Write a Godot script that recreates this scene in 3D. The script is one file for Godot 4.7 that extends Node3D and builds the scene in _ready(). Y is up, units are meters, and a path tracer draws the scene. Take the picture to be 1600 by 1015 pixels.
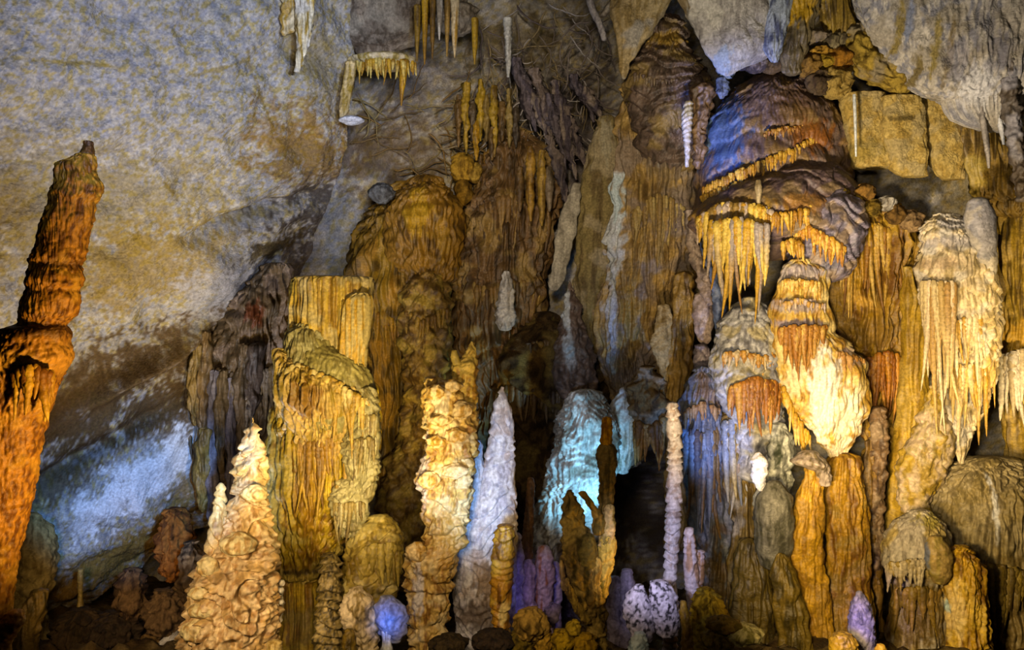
extends Node3D
# A show cave seen from a raised walkway: a smooth slanting rock face on the left, flowstone walls ahead and on the right,
# and a stand of stalagmites in the pit between. Places are given as survey sightings: bearing, elevation, distance.

const F := 1322.0
const EYE := 3.9
var nz := FastNoiseLite.new()
var nc := FastNoiseLite.new()
var rock: StandardMaterial3D
var wet: StandardMaterial3D
var calcite: StandardMaterial3D
var taken := {}
var rng := RandomNumberGenerator.new()

# relief of the surface being made
var gA := 0.0
var gS := 60.0
var kA := 0.0
var kS := 14.0
var cA := 0.0
var cS := 14.0
var fA := 0.0
var fS := 10.0
var fL := 12.0
var rA := 0.0
var rW := 20.0
var rN := 1.0
var off := Vector3.ZERO
var fW := 0.8
var aY := 1.0
# minerals of the surface being made
var m1 := Color.WHITE
var m2 := Color.WHITE
var m3 := Color.WHITE
var mS := 10.0
var mL := 7.0
var mP := 60.0
var mT := 0.12
var mV := 0.16

func hexc(h: String) -> Color:
	var c := Color(h)
	if c.s > 0.28 and c.h > 0.02 and c.h < 0.115:   # iron stains here lean to mustard
		c.h += 0.02
		c.s = minf(c.s * 1.1, 0.95)
	return c.srgb_to_linear()

func at(u: float, v: float, d: float) -> Vector3:
	return Vector3((u - 800.0) * d / F, EYE + (507.5 - v) * d / F, -d)

func numbered(n: String) -> String:
	if not taken.has(n):
		taken[n] = 0
		return n
	taken[n] += 1
	return "%s_%03d" % [n, taken[n]]

func tag(o: Node3D, label: String, category: String, group := "") -> void:
	o.set_meta("label", label)
	o.set_meta("category", category)
	o.set_meta("kind", "thing")
	if group:
		o.set_meta("group", group)

func relief_of(o: Dictionary) -> void:
	gA = o.get("g", [0, 60])[0]
	gS = o.get("g", [0, 60])[1]
	kA = o.get("k", [0, 14])[0] * o.get("rough", 0.6)
	kS = o.get("k", [0, 14])[1]
	cA = o.get("c", [0, 14])[0]
	cS = o.get("c", [0, 14])[1]
	fA = o.get("f", [0, 10, 12])[0]
	fS = o.get("f", [0, 10, 12])[1]
	fL = o.get("f", [0, 10, 12])[2]
	rA = o.get("r", [0, 20, 1])[0]
	rW = o.get("r", [0, 20, 1])[1]
	rN = o.get("r", [0, 20, 1])[2]
	fW = o.get("fw", 0.5)
	aY = o.get("ay", 1.0)
	var s: float = o.get("seed", 0)
	off = Vector3(s * 17.3, s * 5.1, s * 9.7)
	var col: Array = o.get("col", ["9a948a"])
	m1 = hexc(col[0])
	m2 = hexc(col[1]) if col.size() > 1 else m1
	m3 = hexc(col[2]) if col.size() > 2 else m1
	mS = o.get("cs", [10, 7, 60])[0]
	mL = o.get("cs", [10, 7, 60])[1]
	mP = o.get("cs", [10, 7, 60])[2]
	mT = o.get("ct", 0.12)
	mV = o.get("cv", 0.16)

# how far the surface stands out at q (in units of one sighting pixel at its distance)
func relief(q: Vector3) -> float:
	var h := 0.0
	if gA != 0.0:
		h += gA * (nz.get_noise_3d(q.x / gS, q.y / gS, q.z / gS) + 0.45 * nz.get_noise_3d(q.x / gS * 2.3, q.y / gS * 2.3, q.z / gS * 2.3))
	if kA != 0.0:
		h += kA * (absf(nz.get_noise_3d(q.x / kS, q.y * aY / kS, q.z / kS)) * 2.0 - 0.6)
	if cA != 0.0:
		h -= cA * (nc.get_noise_3d(q.x / cS, q.y * aY / cS, q.z / cS) + 0.5) * 1.6
	if fA != 0.0:
		var w := nz.get_noise_3d(q.x / 50.0, q.y / 70.0, 3.7) * fW
		h += fA * (absf(nz.get_noise_3d(q.x / fS + w, q.y / (fS * fL), q.z / fS)) * 2.0 - 0.6 + 0.5 * nz.get_noise_3d(q.x / fS * 2.7, q.y / (fS * fL) * 1.5, q.z / fS * 2.7))
	if rA != 0.0:
		var ph := (-q.y + 26.0 * rN * nz.get_noise_3d(q.x / 55.0, q.y / 70.0, q.z / 55.0)) / rW
		ph += 0.35 * rN * nz.get_noise_3d(1.3, q.y / (rW * 2.5), off.x)
		var saw := ph - floorf(ph)
		h += rA * (pow(saw, 0.6) * (1.0 - smoothstep(0.78, 1.0, saw)) * 1.6 - 0.6)
	return h

func mineral(q: Vector3) -> Color:
	var a := nz.get_noise_3d(q.x / mS, q.y / (mS * mL), q.z / mS + 11.0)
	var b := nz.get_noise_3d(q.x / mP + 5.0, q.y / mP, q.z / mP) + 0.4 * nz.get_noise_3d(q.x / mP * 3.0, q.y / mP * 3.0 + 9.0, q.z / mP * 3.0)
	var a2 := nz.get_noise_3d(q.x / mS * 2.9 + 30.0, q.y / (mS * mL) * 1.7, q.z / mS * 2.9)
	var c := m1.lerp(m2, smoothstep(mT - 0.32, mT + 0.32, a + 0.55 * a2))
	c = c.lerp(m3, smoothstep(0.05, 0.5, b))
	var t := 1.0 + mV * (nz.get_noise_3d(q.x / 7.0, q.y / 7.0, q.z / 7.0) + nz.get_noise_3d(q.x / 24.0, q.y / 24.0 + 40.0, q.z / 24.0))
	return Color(c.r * t, c.g * t, c.b * t)

func stained_and_shaded(c: Color, q: Vector3, u: float, v: float, stains_and_shading: Array) -> Color:
	for s in stains_and_shading:
		var x: float = (u - s[0]) / s[2]
		var y: float = (v - s[1]) / s[3]
		var e := x * x + y * y
		if e < 2.4:
			e = sqrt(e) + 0.42 * nz.get_noise_3d(q.x / 13.0, q.y / 26.0, q.z / 13.0) + 0.3 * nz.get_noise_3d(q.x / 5.0, q.y / 12.0, q.z / 5.0)
			var w: float = (1.0 - smoothstep(0.55, 1.1, e)) * s[5]
			var k: Color = s[4]
			c = c.lerp(k, w)
	return c

func stain_shading_list(o: Dictionary) -> Array:
	var out := []
	for s in o.get("stains_and_shading", []):
		out.append([float(s[0]), float(s[1]), float(s[2]), float(s[3]), hexc(s[4]), float(s[5]) if s.size() > 5 else 0.9])
	return out

func grid_mesh(pos: PackedVector3Array, col: PackedColorArray, nu: int, nv: int, closed: bool) -> ArrayMesh:
	var nrm := PackedVector3Array()
	nrm.resize(pos.size())
	for j in nv:
		var j0 := maxi(j - 1, 0) * nu
		var j1 := mini(j + 1, nv - 1) * nu
		for i in nu:
			var i0 := i - 1
			var i1 := i + 1
			if closed:
				if i0 < 0:
					i0 = nu - 2
				if i1 > nu - 1:
					i1 = 1
			else:
				i0 = maxi(i0, 0)
				i1 = mini(i1, nu - 1)
			var n := (pos[j * nu + i1] - pos[j * nu + i0]).cross(pos[j0 + i] - pos[j1 + i])
			if n.length_squared() < 1e-16:
				n = Vector3.UP if j < nv / 2 else Vector3.DOWN
			nrm[j * nu + i] = n.normalized()
	var idx := PackedInt32Array()
	idx.resize((nu - 1) * (nv - 1) * 6)
	var k := 0
	for j in nv - 1:
		for i in nu - 1:
			var a := j * nu + i
			idx[k] = a
			idx[k + 1] = a + 1
			idx[k + 2] = a + nu
			idx[k + 3] = a + 1
			idx[k + 4] = a + nu + 1
			idx[k + 5] = a + nu
			k += 6
	var arr := []
	arr.resize(Mesh.ARRAY_MAX)
	arr[Mesh.ARRAY_VERTEX] = pos
	arr[Mesh.ARRAY_NORMAL] = nrm
	arr[Mesh.ARRAY_COLOR] = col
	arr[Mesh.ARRAY_INDEX] = idx
	var m := ArrayMesh.new()
	m.add_surface_from_arrays(Mesh.PRIMITIVE_TRIANGLES, arr)
	return m

func spline(a: float, b: float, c: float, d: float, t: float) -> float:
	var lin := lerpf(b, c, t)
	return lerpf(lin, cubic_interpolate(b, c, a, d, t), 0.75)

# rings of a turned body: keys are [elevation, left bearing, right bearing, extra distance]
func rings_of(keys: Array, o: Dictionary) -> Array:
	var k := []
	for e in keys:
		k.append([float(e[0]), (e[1] + e[2]) * 0.5, maxf((e[2] - e[1]) * 0.5, 0.4), float(e[3]) if e.size() > 3 else 0.0])
	var step: float = o.get("step", 2.4)
	var out := []
	var top: float = o.get("top", 0.5)
	var bot: float = o.get("bot", 0.5)
	for i in 6:
		var a := i / 6.0 * PI / 2
		out.append([k[0][0] - top * k[0][2] * cos(a), k[0][1], maxf(k[0][2] * sin(a), 0.02), k[0][3]])
	var n := k.size()
	for i in n - 1:
		var p0: Array = k[maxi(i - 1, 0)]
		var p1: Array = k[i]
		var p2: Array = k[i + 1]
		var p3: Array = k[mini(i + 2, n - 1)]
		var many := maxi(1, int(ceil(Vector2(p2[0] - p1[0], p2[2] - p1[2]).length() / step)))
		for j in many:
			var t := float(j) / many
			var r := []
			for c in 4:
				r.append(spline(p0[c], p1[c], p2[c], p3[c], t))
			r[2] = maxf(r[2], 0.3)
			out.append(r)
	for i in 6:
		var a := (1.0 - i / 5.0) * PI / 2
		out.append([k[n - 1][0] + bot * k[n - 1][2] * cos(a), k[n - 1][1], maxf(k[n - 1][2] * sin(a), 0.02), k[n - 1][3]])
	return out

# the depth of a body's face at a sighting
func face(m: Dictionary, u: float, v: float) -> float:
	var best: Array = m.rings[0]
	for r in m.rings:
		if absf(r[0] - v) < absf(best[0] - v):
			best = r
	var x := clampf((u - best[1]) / best[2], -0.97, 0.97)
	return m.d + best[3] - best[2] * m.d / F * m.zr * sqrt(1.0 - x * x)

func body(keys: Array, d: float, o: Dictionary) -> Dictionary:
	relief_of(o)
	var rings := rings_of(keys, o)
	var zr: float = o.get("zr", 1.0)
	var s := d / F
	var step: float = o.get("step", 2.4)
	var rmax := 1.0
	for r in rings:
		rmax = maxf(rmax, r[2])
	var nu := clampi(int(PI * rmax * maxf(1.0, (1.0 + zr) * 0.5) / step / 0.64), 10, 320) + 1
	var nv := rings.size()
	var info := {"rings": rings, "d": d, "zr": zr, "s": s}
	var stains_and_shading := stain_shading_list(o)
	for t in stains_and_shading:
		var f: float = lerpf(d, face(info, t[0], t[1]), 0.9) / d
		t[0] = 800.0 + (t[0] - 800.0) * f
		t[1] = 507.5 + (t[1] - 507.5) * f
	var last: Array = rings[nv - 7]
	var base := at(last[1], last[0], d)
	info.base = base
	var pos := PackedVector3Array()
	var col := PackedColorArray()
	pos.resize(nu * nv)
	col.resize(nu * nv)
	var sq: float = o.get("sq", 1.0)
	var hold: float = o.get("hold", 1.0)   # how much relief the thin ends keep
	for j in nv:
		var r: Array = rings[j]
		var c := at(r[1], r[0], d + r[3])
		var rr: float = r[2] * s
		var damp := clampf(r[2] / 7.0, 0.0, 1.0) * hold
		for i in nu:
			var t := (float(i) / (nu - 1)) * TAU - PI
			t = t - 0.5 * sin(t)
			var sx := sin(t)
			var sz := cos(t)
			if sq != 1.0:
				sx = signf(sx) * pow(absf(sx), sq)
				sz = signf(sz) * pow(absf(sz), sq)
			var p := Vector3(c.x + rr * sx, c.y, c.z + rr * zr * sz)
			var q := p / s + off
			var h := relief(q) * damp * s
			p.x += sx * h
			p.z += sz * h
			pos[j * nu + i] = p - base
			var k := mineral(q)
			if not stains_and_shading.is_empty():
				k = stained_and_shaded(k, q, r[1] + r[2] * sx, r[0], stains_and_shading)
			col[j * nu + i] = k
	info.mesh = grid_mesh(pos, col, nu, nv, true)
	return info

func mat_of(o: Dictionary) -> StandardMaterial3D:
	return {"rock": rock, "wet": wet, "calcite": calcite}[o.get("m", "wet")]

# a thing that is one body
func solo(called: String, label: String, category: String, keys: Array, d: float, o := {}, group := "") -> Dictionary:
	var b := body(keys, d, o)
	var n := MeshInstance3D.new()
	n.name = numbered(called)
	n.mesh = b.mesh
	n.material_override = mat_of(o)
	n.position = b.base
	add_child(n, true)
	tag(n, label, category, group)
	b.root = n
	return b

# a thing with parts
func whole(called: String, label: String, category: String, keys: Array, d: float, o := {}, group := "", part_name := "body") -> Dictionary:
	var b := body(keys, d, o)
	var n := Node3D.new()
	n.name = numbered(called)
	n.position = b.base
	add_child(n, true)
	tag(n, label, category, group)
	b.root = n
	part(b, part_name, b.mesh, mat_of(o), Vector3.ZERO)
	return b

func part(b: Dictionary, called: String, mesh: Mesh, mat: Material, where: Vector3, parent: Node3D = null) -> MeshInstance3D:
	var p := MeshInstance3D.new()
	p.name = called
	p.mesh = mesh
	p.material_override = mat
	p.position = where
	if parent == null:
		parent = b.root
	parent.add_child(p, true)
	return p

# another body that belongs to the same thing
func limb(b: Dictionary, called: String, keys: Array, d: float, o := {}) -> Dictionary:
	var x := body(keys, d, o)
	part(b, called, x.mesh, mat_of(o), x.base - b.root.position)
	x.root = b.root
	return x

# a hanging drip, one small turned body
func drip_mesh(length: float, r: float, top: Color, tip: Color, bend: Vector2, sd: float) -> ArrayMesh:
	var nu := 11
	var nv := clampi(int(length / r * 1.6), 8, 26)
	var pos := PackedVector3Array()
	var col := PackedColorArray()
	pos.resize(nu * nv)
	col.resize(nu * nv)
	for j in nv:
		var t := float(j) / (nv - 1)
		var rr := r * (1.0 - pow(t, 2.3) * 0.84) * (1.0 + 0.3 * nz.get_noise_2d(t * length / r * 0.8, sd))
		if j == 0:
			rr *= 0.55
		if j == nv - 1:
			rr = r * 0.02
		for i in nu:
			var a := float(i) / (nu - 1) * TAU - PI
			pos[j * nu + i] = Vector3(sin(a) * rr + bend.x * t * t, -t * length, cos(a) * rr + bend.y * t * t)
			var k := top.lerp(tip, smoothstep(0.1, 0.9, t + 0.25 * nz.get_noise_3d(sin(a) * 1.5, t * 3.0, cos(a) * 1.5 + sd)))
			var w := 1.0 + 0.22 * nz.get_noise_3d(sin(a) * 2.0 + sd, t * 6.0, cos(a) * 2.0)
			col[j * nu + i] = Color(k.r * w, k.g * w, k.b * w)
	return grid_mesh(pos, col, nu, nv, true)

# a fringe of drips along a line of sightings on a body's face; each drip is a part
func fringe(b: Dictionary, line: Array, many: int, length: Array, r: Array, cols: Array, o := {}) -> void:
	var total := 0.0
	for i in line.size() - 1:
		total += Vector2(line[i + 1][0] - line[i][0], line[i + 1][1] - line[i][1]).length()
	var out: float = o.get("out", 0.5)
	many = int(many * 1.45)
	for n in many:
		var want := (n + 0.5 + rng.randf_range(-0.3, 0.3)) / many * total
		var i := 0
		while i < line.size() - 2:
			var seg := Vector2(line[i + 1][0] - line[i][0], line[i + 1][1] - line[i][1]).length()
			if want <= seg:
				break
			want -= seg
			i += 1
		var sg := Vector2(line[i + 1][0] - line[i][0], line[i + 1][1] - line[i][1]).length()
		var t := clampf(want / sg, 0.0, 1.0)
		var u := lerpf(line[i][0], line[i + 1][0], t)
		var v := lerpf(line[i][1], line[i + 1][1], t) + rng.randf_range(-2.5, 2.5)
		var d: float = face(b, u, v) + o.get("deep", 0.0)
		var s: float = d / F
		var rr: float = rng.randf_range(r[0] * 0.72, r[1] * 0.9)
		var ll: float = lerpf(length[0] * 0.8, length[1], pow(rng.randf(), 1.4))
		if o.has("swell"):
			ll *= 0.35 + 0.65 * sin(PI * clampf((n + 0.5) / many, 0.0, 1.0))
		var c1 := hexc(cols[rng.randi() % cols.size()])
		var c2 := hexc(cols[rng.randi() % cols.size()])
		var mesh := drip_mesh(ll * s, rr * s, c1, c2, Vector2(rng.randf_range(-0.12, 0.12) + o.get("lean", 0.0), rng.randf_range(-0.02, 0.08)) * ll * s, rng.randf() * 90.0)
		var p := at(u, v, d)
		p.z += out * rr * s
		part(b, o.get("name", "drip"), mesh, mat_of(o), p - b.root.position)

# a loose stone
func boulder(called: String, label: String, category: String, u: float, v: float, ru: float, rv: float, d: float, o := {}, group := "") -> Dictionary:
	var keys := []
	for i in 5:
		var a := lerpf(-0.72, 0.72, i / 4.0) * PI / 2
		keys.append([v + rv * sin(a), u - ru * cos(a), u + ru * cos(a)])
	var q := {"top": 0.24, "bot": 0.24, "m": "rock"}
	q.merge(o, true)
	return solo(called, label, category, keys, d, q, group)

# a rock face through a lattice of sightings [bearing, elevation, distance]
func lattice(called: String, rows: Array, nu: int, nv: int, o := {}) -> MeshInstance3D:
	relief_of(o)
	var ctrl := []
	for r in rows:
		var line := []
		for c in r:
			line.append(at(c[0], c[1], c[2]))
		ctrl.append(line)
	var rn := ctrl.size()
	var cn: int = ctrl[0].size()
	var pos := PackedVector3Array()
	pos.resize(nu * nv)
	for j in nv:
		var fy := float(j) / (nv - 1) * (rn - 1)
		var y := mini(int(fy), rn - 2)
		var ty := fy - y
		var line := []
		for c in cn:
			line.append((ctrl[y][c] as Vector3).cubic_interpolate(ctrl[y + 1][c], ctrl[maxi(y - 1, 0)][c], ctrl[mini(y + 2, rn - 1)][c], ty))
		for i in nu:
			var fx := float(i) / (nu - 1) * (cn - 1)
			var x := mini(int(fx), cn - 2)
			pos[j * nu + i] = (line[x] as Vector3).cubic_interpolate(line[x + 1], line[maxi(x - 1, 0)], line[mini(x + 2, cn - 1)], fx - x)
	return clothed(called, pos, nu, nv, o)

# relief and minerals on a grid of points
func clothed(called: String, pos: PackedVector3Array, nu: int, nv: int, o: Dictionary) -> MeshInstance3D:
	var s: float = o.get("s", 0.0095)
	var stains_and_shading := []
	for t in o.get("stains_and_shading", []):
		stains_and_shading.append([at(t[0], t[1], t[2]), t[3] * t[2] / F, t[4] * t[2] / F, hexc(t[5]), float(t[6]), float(t[7]) if t.size() > 7 else 0.0])
	var swells := []
	for t in o.get("swells", []):
		swells.append([at(t[0], t[1], t[2]), t[3] * t[2] / F, t[4] * t[2] / F, float(t[5]), float(t[6]) if t.size() > 6 else 0.0])
	var col := PackedColorArray()
	col.resize(nu * nv)
	var moved := pos.duplicate()
	for j in nv:
		var j0 := maxi(j - 1, 0) * nu
		var j1 := mini(j + 1, nv - 1) * nu
		for i in nu:
			var p := pos[j * nu + i]
			var n := (pos[j * nu + mini(i + 1, nu - 1)] - pos[j * nu + maxi(i - 1, 0)]).cross(pos[j0 + i] - pos[j1 + i]).normalized()
			var q := p / s + off
			var h := relief(q) * s
			for w in swells:
				var b: Vector3 = p - w[0]
				var e := Vector2((b.x * cos(w[4]) + b.y * sin(w[4])) / w[1], (b.y * cos(w[4]) - b.x * sin(w[4])) / w[2]).length_squared()
				if e < 6.0:
					h += w[3] * exp(-e)
			moved[j * nu + i] = p + n * h
			var c := mineral(q)
			for w in stains_and_shading:
				var b: Vector3 = p - w[0]
				var e := Vector2((b.x * cos(w[5]) + b.y * sin(w[5])) / w[1], (b.y * cos(w[5]) - b.x * sin(w[5])) / w[2]).length_squared()
				if e < 2.4:
					e = sqrt(e) + 0.5 * nz.get_noise_3d(q.x / 34.0, q.y / 34.0, q.z / 34.0) + 0.45 * nz.get_noise_3d(q.x / 9.0, q.y / 9.0, q.z / 9.0)
					c = c.lerp(w[3], (1.0 - smoothstep(0.45, 1.15, e)) * w[4])
			col[j * nu + i] = c
	var m := MeshInstance3D.new()
	m.name = called
	m.mesh = grid_mesh(moved, col, nu, nv, false)
	m.material_override = mat_of(o)
	m.set_meta("kind", "structure")
	m.set_meta("label", o.get("label", ""))
	m.set_meta("category", o.get("category", "cave wall"))
	add_child(m, true)
	return m

func rock_material(rough: float, spec: float, grain: Texture2D, bump: Texture2D, relief_cm: float) -> StandardMaterial3D:
	var m := StandardMaterial3D.new()
	m.vertex_color_use_as_albedo = true
	m.roughness = rough
	m.metallic_specular = spec
	m.albedo_texture = grain
	m.uv1_triplanar = true
	m.uv1_world_triplanar = true
	m.uv1_scale = Vector3.ONE * 1.3
	m.heightmap_enabled = true
	m.heightmap_texture = bump
	m.heightmap_scale = relief_cm
	return m

func noise_texture(freq: float, oct: int, lo: float, hi: float, sd: int) -> NoiseTexture2D:
	var n := FastNoiseLite.new()
	n.noise_type = FastNoiseLite.TYPE_SIMPLEX_SMOOTH
	n.seed = sd
	n.frequency = freq
	n.fractal_octaves = oct
	var t := NoiseTexture2D.new()
	t.width = 768
	t.height = 768
	t.seamless = true
	t.noise = n
	var g := Gradient.new()
	g.set_color(0, Color(lo, lo, lo))
	g.set_color(1, Color(hi, hi, hi))
	t.color_ramp = g
	return t

func lamp(called: String, p: Vector3, q: Vector3, c: String, energy: float, angle: float, size := 0.12, soft := 0.7) -> void:
	var l := SpotLight3D.new()
	l.name = called
	l.light_color = Color(c)
	l.light_energy = energy
	l.spot_angle = angle
	l.spot_angle_attenuation = soft
	l.spot_range = 60.0
	l.spot_attenuation = 2.0
	l.light_size = size
	l.shadow_enabled = true
	l.transform = Transform3D(Basis.looking_at(q - p, Vector3.UP if absf((q - p).normalized().y) < 0.98 else Vector3.RIGHT), p)
	add_child(l, true)

func _ready() -> void:
	rng.seed = 20
	nz.noise_type = FastNoiseLite.TYPE_SIMPLEX_SMOOTH
	nz.seed = 7
	nz.frequency = 1.0
	nz.fractal_type = FastNoiseLite.FRACTAL_NONE
	nc.noise_type = FastNoiseLite.TYPE_CELLULAR
	nc.seed = 3
	nc.frequency = 1.0
	nc.fractal_type = FastNoiseLite.FRACTAL_NONE
	nc.cellular_return_type = FastNoiseLite.RETURN_DISTANCE
	var cam := Camera3D.new()
	cam.name = "camera"
	cam.position = Vector3(0, EYE, 0)
	cam.fov = rad_to_deg(2.0 * atan(507.5 / F))
	cam.near = 0.05
	cam.far = 200.0
	add_child(cam)
	var env := Environment.new()
	env.background_mode = Environment.BG_COLOR
	env.background_color = Color.BLACK
	env.tonemap_mode = Environment.TONE_MAPPER_LINEAR
	env.tonemap_exposure = 1.0
	env.sdfgi_enabled = true
	env.ssao_enabled = true
	env.ssil_enabled = true
	var we := WorldEnvironment.new()
	we.name = "world_environment"
	we.environment = env
	add_child(we)
	lamps()
	var grain := noise_texture(0.02, 5, 0.62, 1.0, 5)
	var bump := noise_texture(0.025, 5, 0.0, 1.0, 9)
	rock = rock_material(0.9, 0.25, grain, bump, 1.0)
	wet = rock_material(0.55, 0.45, grain, bump, 0.6)
	calcite = rock_material(0.6, 0.5, grain, bump, 0.5)
	shell()
	back_formations()
	left_formations()
	pit_formations()
	right_formations()
	top_formations()

# unseen lamps without fixtures; fills are added
func lamps() -> void:
	lamp("added_fill_front", Vector3(-0.6, 5.2, -0.5), at(1000, 430, 13.0), "ffe2bc", 24.0, 30.0, 0.4, 1.0)  # added soft fill beside the camera, standing for bounced light
	lamp("floodlight_warm_right", at(1010, 1050, 6.0), at(1360, 470, 12.0), "ffdaa0", 72.0, 27.0, 0.3)
	lamp("floodlight_warm_low_right", at(1190, 880, 6.6), at(1420, 860, 11.0), "ffd890", 42.0, 30.0, 0.3)
	lamp("floodlight_cool_left", at(270, 985, 9.5), at(300, 110, 12.0), "e6eaff", 22.0, 50.0, 0.3)
	lamp("floodlight_olive_left", at(180, 1000, 8.6), at(110, 420, 11.5), "ffd580", 15.0, 40.0, 0.3)
	lamp("spot_orange_left", at(330, 880, 5.5), at(60, 600, 6.6), "ffbf6c", 10.0, 46.0)
	lamp("spot_blue_left", Vector3(0.3, 4.2, -1.0), at(205, 755, 12.7), "78b0ff", 240.0, 6.8, 0.12, 0.5)
	lamp("spot_bone", at(210, 880, 6.0), at(370, 860, 8.5), "ffdcb2", 10.0, 30.0)
	lamp("spot_column", at(640, 900, 6.0), at(505, 620, 10.0), "ffe2a2", 33.0, 27.0, 0.12, 0.8)
	lamp("spot_knobbly", at(650, 880, 6.0), at(705, 680, 9.0), "ffd9a0", 7.5, 30.0, 0.12, 0.9)
	lamp("spot_white", at(735, 880, 7.0), at(770, 750, 9.6), "8cc0ff", 9.0, 24.0, 0.12, 0.9)
	lamp("spot_cyan", at(975, 880, 11.0), at(890, 720, 13.0), "8ed8ff", 12.0, 28.0)
	lamp("spot_lilac", at(930, 880, 6.2), at(1040, 850, 10.0), "dedaff", 17.0, 16.0, 0.12, 1.0)
	lamp("spot_blue_dome", at(1000, 400, 10.6), at(1125, 200, 12.2), "1f74ff", 17.0, 18.0)
	lamp("spot_blue_slope", at(1165, 900, 9.5), at(1105, 640, 12.0), "6aa4ff", 14.0, 20.0)
	lamp("added_fill_back", Vector3(-0.4, 5.8, 0.2), at(840, 270, 15.0), "ffe2ba", 120.0, 14.0, 0.3, 1.0)  # added frontal fill for the upper back wall, set beside the camera
	lamp("floodlight_top", at(1100, 1040, 6.0), at(1330, 40, 12.0), "fff0dc", 75.0, 23.0, 0.3)
	lamp("floodlight_column_wall", at(760, 1000, 10.0), at(640, 450, 14.5), "ffc860", 12.0, 26.0)
	lamp("spot_indigo", at(1290, 1000, 8.4), at(1345, 970, 9.9), "3a3cff", 5.0, 12.0)
	lamp("spot_blue_rock", at(590, 1000, 7.4), at(606, 965, 9.0), "2f7bff", 7.0, 7.0)
	lamp("spot_yellow_stalks", at(1075, 980, 8.0), at(930, 850, 8.6), "ffc252", 1.8, 30.0)
	lamp("added_fill_cool_left", Vector3(1.6, 4.6, 0.2), at(320, 80, 11.8), "c6d6ff", 225.0, 17.0, 0.3, 1.0)  # added cool fill that evens out the light on the left wall
	lamp("added_fill_olive_left", Vector3(1.9, 3.6, -1.0), at(230, 400, 12.0), "ffe0a0", 30.0, 14.0, 0.3, 1.0)  # added warm fill for the lower part of the left wall
	lamp("added_fill_roof", Vector3(0.5, 5.0, -0.5), at(630, 40, 13.5), "fff0dc", 70.0, 14.0, 0.3, 1.0)  # added neutral fill to lift the dim roof at top centre
	lamp("pit_glow", at(640, 760, 5.0), at(680, 985, 9.0), "ffd9a8", 12.0, 34.0, 0.3, 1.0)
	lamp("hollow_glow", at(60, 900, 8.0), at(210, 900, 12.0), "ffcf90", 10.0, 24.0, 0.2, 1.0)
	lamp("added_fill_mustard_edge", at(1790, 820, 8.5), at(1580, 500, 12.0), "ffd890", 26.0, 26.0, 0.2)  # added fill from the right for the dark edge column
	lamp("added_fill_warm_right", at(1230, 720, 4.0), at(1410, 540, 12.0), "ffe0b0", 60.0, 21.0, 0.3, 1.0)  # added fill in mid-air to brighten the right wall folds
	lamp("added_fill_column_foot", at(420, 800, 5.4), at(475, 975, 10.0), "ffd9a0", 10.0, 7.0)  # added fill for the column foot, which the other lamps miss
	lamp("spot_indigo_stubs", at(850, 880, 7.0), at(842, 925, 10.4), "8f86ff", 4.0, 9.0)

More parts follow.
